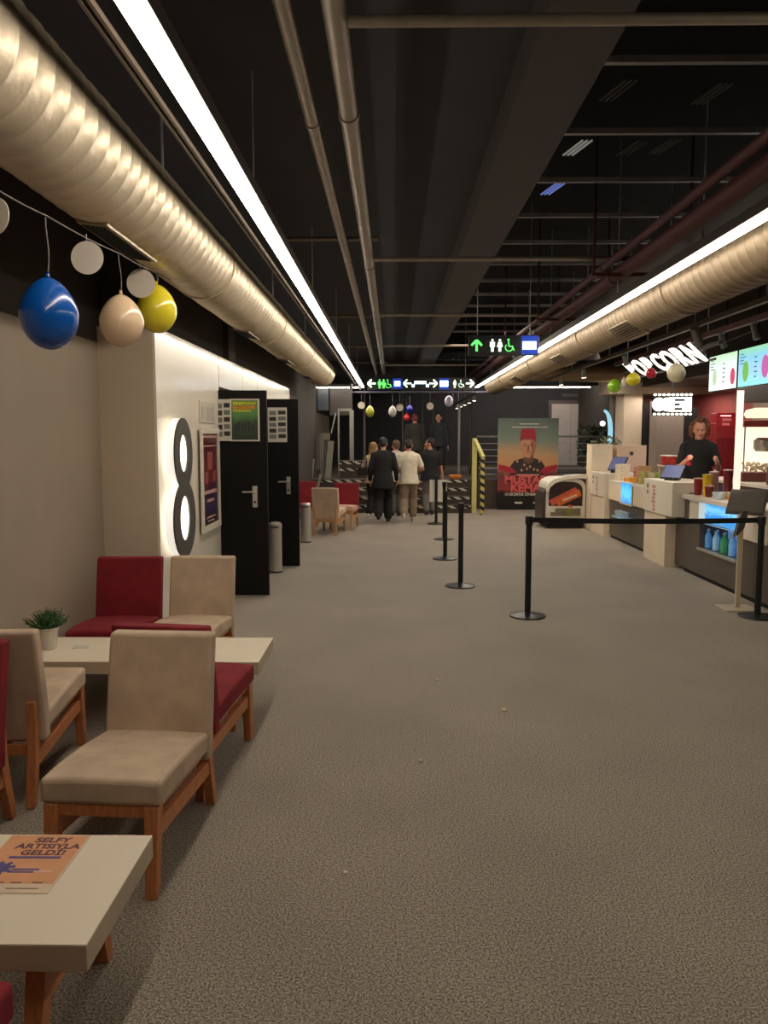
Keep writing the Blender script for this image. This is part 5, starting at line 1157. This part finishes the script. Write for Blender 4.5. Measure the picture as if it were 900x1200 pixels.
        z_.prism(pts, lambda a, c: fp_(a, c, 0.0), lambda a, c: fp_(a, c, .022)); z_.obj('sole', mat('sole_%d' % sole[0], sole, .6, var=.05), so)
    # hair
    hm = mat('hair_%d_%d_%d' % hair, hair, .55, var=.35, scale=60, bump=.6, bscale=120); s_ = B()
    if hairstyle == 'short':
        s_.ell(hp(0, -.022, .038), (.086, .094, .094), 20, 14, HR); s_.ell(hp(0, -.06, -.01), (.074, .05, .075), 16, 12, HR)
    elif hairstyle == 'curly':
        random.seed(11)
        for j in range(150):
            a = random.random()*2*PI; ph = math.acos(random.uniform(-.45, 1)); d = V((math.sin(ph)*math.cos(a), math.sin(ph)*math.sin(a), math.cos(ph)))
            if d.y > .25 and d.z < .66: continue
            s_.ell(hp(d.x*.108, -.032+d.y*.116, .030+d.z*.122-(.03 if d.y < 0 else 0)), random.uniform(.016, .027), 8, 6)
        s_.ell(hp(0, -.036, .04), (.092, .085, .1), 16, 12, HR)
        for s in (-1, 1):
            for j in range(10): s_.ell(hp(s*(.096+.014*math.sin(j*2)), -.0-.02*(j % 3), .02-.012*j), .023, 8, 6)
    else:
        s_.ell(hp(0, -.022, .036), (.089, .098, .098), 20, 14, HR); s_.loft([(hp(0, -.05, .03), .085, .06, X, V((0, 1, 0))), (hp(0, -.07, -.08), .082, .045, X, V((0, 1, 0))), (hp(0, -.085, -.2), .074, .032, X, V((0, 1, 0))), (hp(0, -.085, -.30), .04, .02, X, V((0, 1, 0)))])
    # keep the face free of hair
    remesh(s_, 'hair', hm, t, .009 if hairstyle == 'curly' else .012, 2 if hairstyle != 'curly' else 1)
    for s in (-1, 1):
        ey = B().ell(hp(s*.030, .083, .012), (.0115, .008, .006), 12, 8, HR).obj('eye', M_eyew, t, smooth='full'); B().ell(hp(s*.030, .0895, .012), (.0055, .0035, .0055), 10, 6, HR).obj('iris', M_iris, ey, smooth='full')
        B().bar(hp(s*.018, .0965, .0345), hp(s*.046, .088, .033), .003, .004).obj('eyebrow', hm, t)
    B().ell(hp(0, .090, -.052), (.022, .006, .006), 12, 6, HR).obj('mouth', M_lip, t, smooth='full')
    if glasses:
        b = B()
        for s in (-1, 1):
            for j in range(12): a0 = 2*PI*j/12; a1 = 2*PI*(j+1)/12; b.cyl(hp(s*.031+.022*math.cos(a0), .104, .012+.017*math.sin(a0)), hp(s*.031+.022*math.cos(a1), .104, .012+.017*math.sin(a1)), .0022, n=5)
            b.cyl(hp(s*.053, .104, .014), hp(s*.082, .0, .014), .002, n=5)
        b.cyl(hp(-.009, .104, .014), hp(.009, .104, .014), .0022, n=5); b.obj('glasses', M_plastic, t)
    return t
gx = lambda px, Y: (px-460)/906*Y
person('man all in black walking away, seen from behind', (gx(449, 14.7), 14.7, 0), 0, 1.66, .12, ((-.09, -.24, .09, -.7), (.1, .16, 0)), ((-.26, .12, .86), (.27, .12, .86)), top=(17, 17, 19), bottom=(15, 15, 17), hair=(28, 22, 20), shoe=(22, 22, 22), sleeve='long', shirt_len=.10, bulk=1.08, headpitch=-.35, legw=1.2)
person('man in white T-shirt and khaki trousers walking away', (gx(479, 15.0), 15.0, 0), 0, 1.62, .09, ((-.1, -.24, .08, -.7), (.1, .16, 0)), ((-.16, .25, 1.0), (.24, .30, 1.08)), top=(214, 204, 182), bottom=(138, 118, 98), hair=(26, 20, 18), shoe=(200, 190, 176), headpitch=-.35, skin=M_skin2, bulk=1.05, legw=1.15)
person('woman with long blond hair and beige top, leftmost in group', (gx(437, 15.7), 15.7, 0), -.35, 1.56, .05, ((-.08, -.06, 0), (.08, .08, 0)), ((-.26, .22, .95), (.1, .28, 1.0)), top=(204, 180, 146), bottom=(24, 24, 26), hair=(150, 118, 74), shoe=(206, 200, 190), hairstyle='long', fem=True, headyaw=-.4)
person('person in white shirt mostly hidden between the men in black and white', (gx(464.5, 16.0), 16.0, 0), .2, 1.60, .04, ((-.08, 0, 0), (.08, .04, 0)), top=(206, 198, 188), bottom=(90, 84, 80), hair=(96, 74, 52), sleeve='short', headyaw=.3)
person('man in black T-shirt and grey trousers looking left beside the steps', (gx(504, 16.2), 16.2, 0), .15, 1.64, .03, ((-.07, 0, 0), (.08, .12, 0)), ((-.18, .22, 1.0), (.30, .05, .80)), headyaw=1.25, top=(18, 18, 20), bottom=(112, 104, 96), hair=(30, 22, 18), bulk=1.1, skin=M_skin2)
person('person in dark olive coat standing on the platform, back turned', (gx(486, 19.6), 19.6, .68), .1, 1.56, .0, ((-.1, 0, 0), (.1, 0, 0)), top=(44, 42, 36), bottom=(96, 84, 72), hair=(110, 40, 36), sleeve='long', bulk=1.2, shirt_len=.1)
person('man with glasses and dark jacket standing on platform facing camera', (gx(513.5, 19.8), 19.8, .68), PI-.1, 1.58, .0, ((-.1, 0, 0), (.1, 0, 0)), top=(36, 38, 42), bottom=(26, 26, 30), hair=(26, 22, 20), sleeve='long', glasses=True, bulk=1.15)
person('staff member with curly hair in black T-shirt behind counter', (4.13, 10.53, .1), PI-.28, 1.80, .10, ((-.12, 0, 0), (.12, 0, 0)), ((-.20, .32, 1.17), (.17, .33, 1.18)), headpitch=-.30, headyaw=.0, top=(20, 19, 20), bottom=(30, 30, 34), hair=(112, 66, 42), hairstyle='curly', voxel=.009, elbow=(0, -.4, -1), skin=mat('skin_rosy', (206, 146, 120), .55, var=.05, scale=20), curl=.9)
o = B().lathe([(.030, 0), (.042, .11), (.045, .112), (.045, .118), (.03, .12)], n=20).obj('paper_cup', mat('red_cup', (196, 50, 60), .5, var=.3, scale=30), loc=(3.885, 10.185, 1.275), smooth=True); setp(o, 'red paper cup held by the staff member', 'cup')
hb = thing('shoulder_bag', 'small black bag held by the blond woman', 'bag', (gx(425, 15.6), 15.62, .88)); B().box(-.1, .1, -.05, .05, 0, .16).obj('bag_body', M_matte, hb, bevel=.02); B().bar((-.09, 0, .15), (.06, .02, .42), .02, .006).bar((.09, 0, .15), (.06, .02, .42), .02, .006).obj('strap', M_matte, hb)
# ================================================================== LIGHT
spot((3.45, 8.75, 2.62), (4.2, 10.5, 1.65), 'added grey spotlight aimed at the staff member', .13, .034, 45, False)  # lamp added to brighten the staff member's face
track('track_rail', 'short rail for the added spotlight in front of the lettering', 3.45, 8.3, 9.2, 2.64, M_rail, .018)
w = bpy.data.worlds.new('world'); bpy.context.scene.world = w; w.use_nodes = True
w.node_tree.nodes['Background'].inputs[0].default_value = (1, .82, .66, 1); w.node_tree.nodes['Background'].inputs[1].default_value = .02
def area(loc, rot, sx, sy, e, col=(1, .87, .72)):  # added fill lights, no fittings and no visible source
    ld = bpy.data.lights.new('added_fill_light', 'AREA'); ld.shape = 'RECTANGLE'; ld.size = sx; ld.size_y = sy; ld.energy = e; ld.color = col
    o = bpy.data.objects.new('added_fill_light', ld); C.objects.link(o); o.location = loc; o.rotation_euler = rot; return o
area((5.1, 11, 2.6), (0, 0, 0), 1.2, 5, 90, (1, .9, .8))
area((5.4, 15.0, 2.45), (0, 0, 0), 1.2, 1.0, 22, (1, .85, .75))
area((3.3, 15.2, 2.7), (math.radians(18), 0, 0), 2.2, .5, 26, (1, .9, .78))
area((0, 18.4, 2.6), (0, 0, 0), 3.0, .5, 22, (1, .88, .76))
area((4.5, 24, 3.9), (math.radians(35), 0, 0), 4, 1.5, 110, (1, .9, .82))  # added to brighten the dark back wall and elevator
area((-.5, 22, 3.4), (0, 0, 0), 2.5, 2, 14, (1, .9, .82))
area((1.5, 13.5, 3.3), (0, 0, 0), 1.0, 4, 40, (1, .86, .68))
sc = bpy.context.scene
sc.view_settings.view_transform = 'Standard'; sc.view_settings.look = 'None'; sc.view_settings.exposure = 0; sc.view_settings.gamma = 1
sc.cycles.max_bounces = 6; sc.cycles.diffuse_bounces = 4; sc.cycles.glossy_bounces = 3; sc.cycles.sample_clamp_indirect = 4; sc.cycles.use_light_tree = True
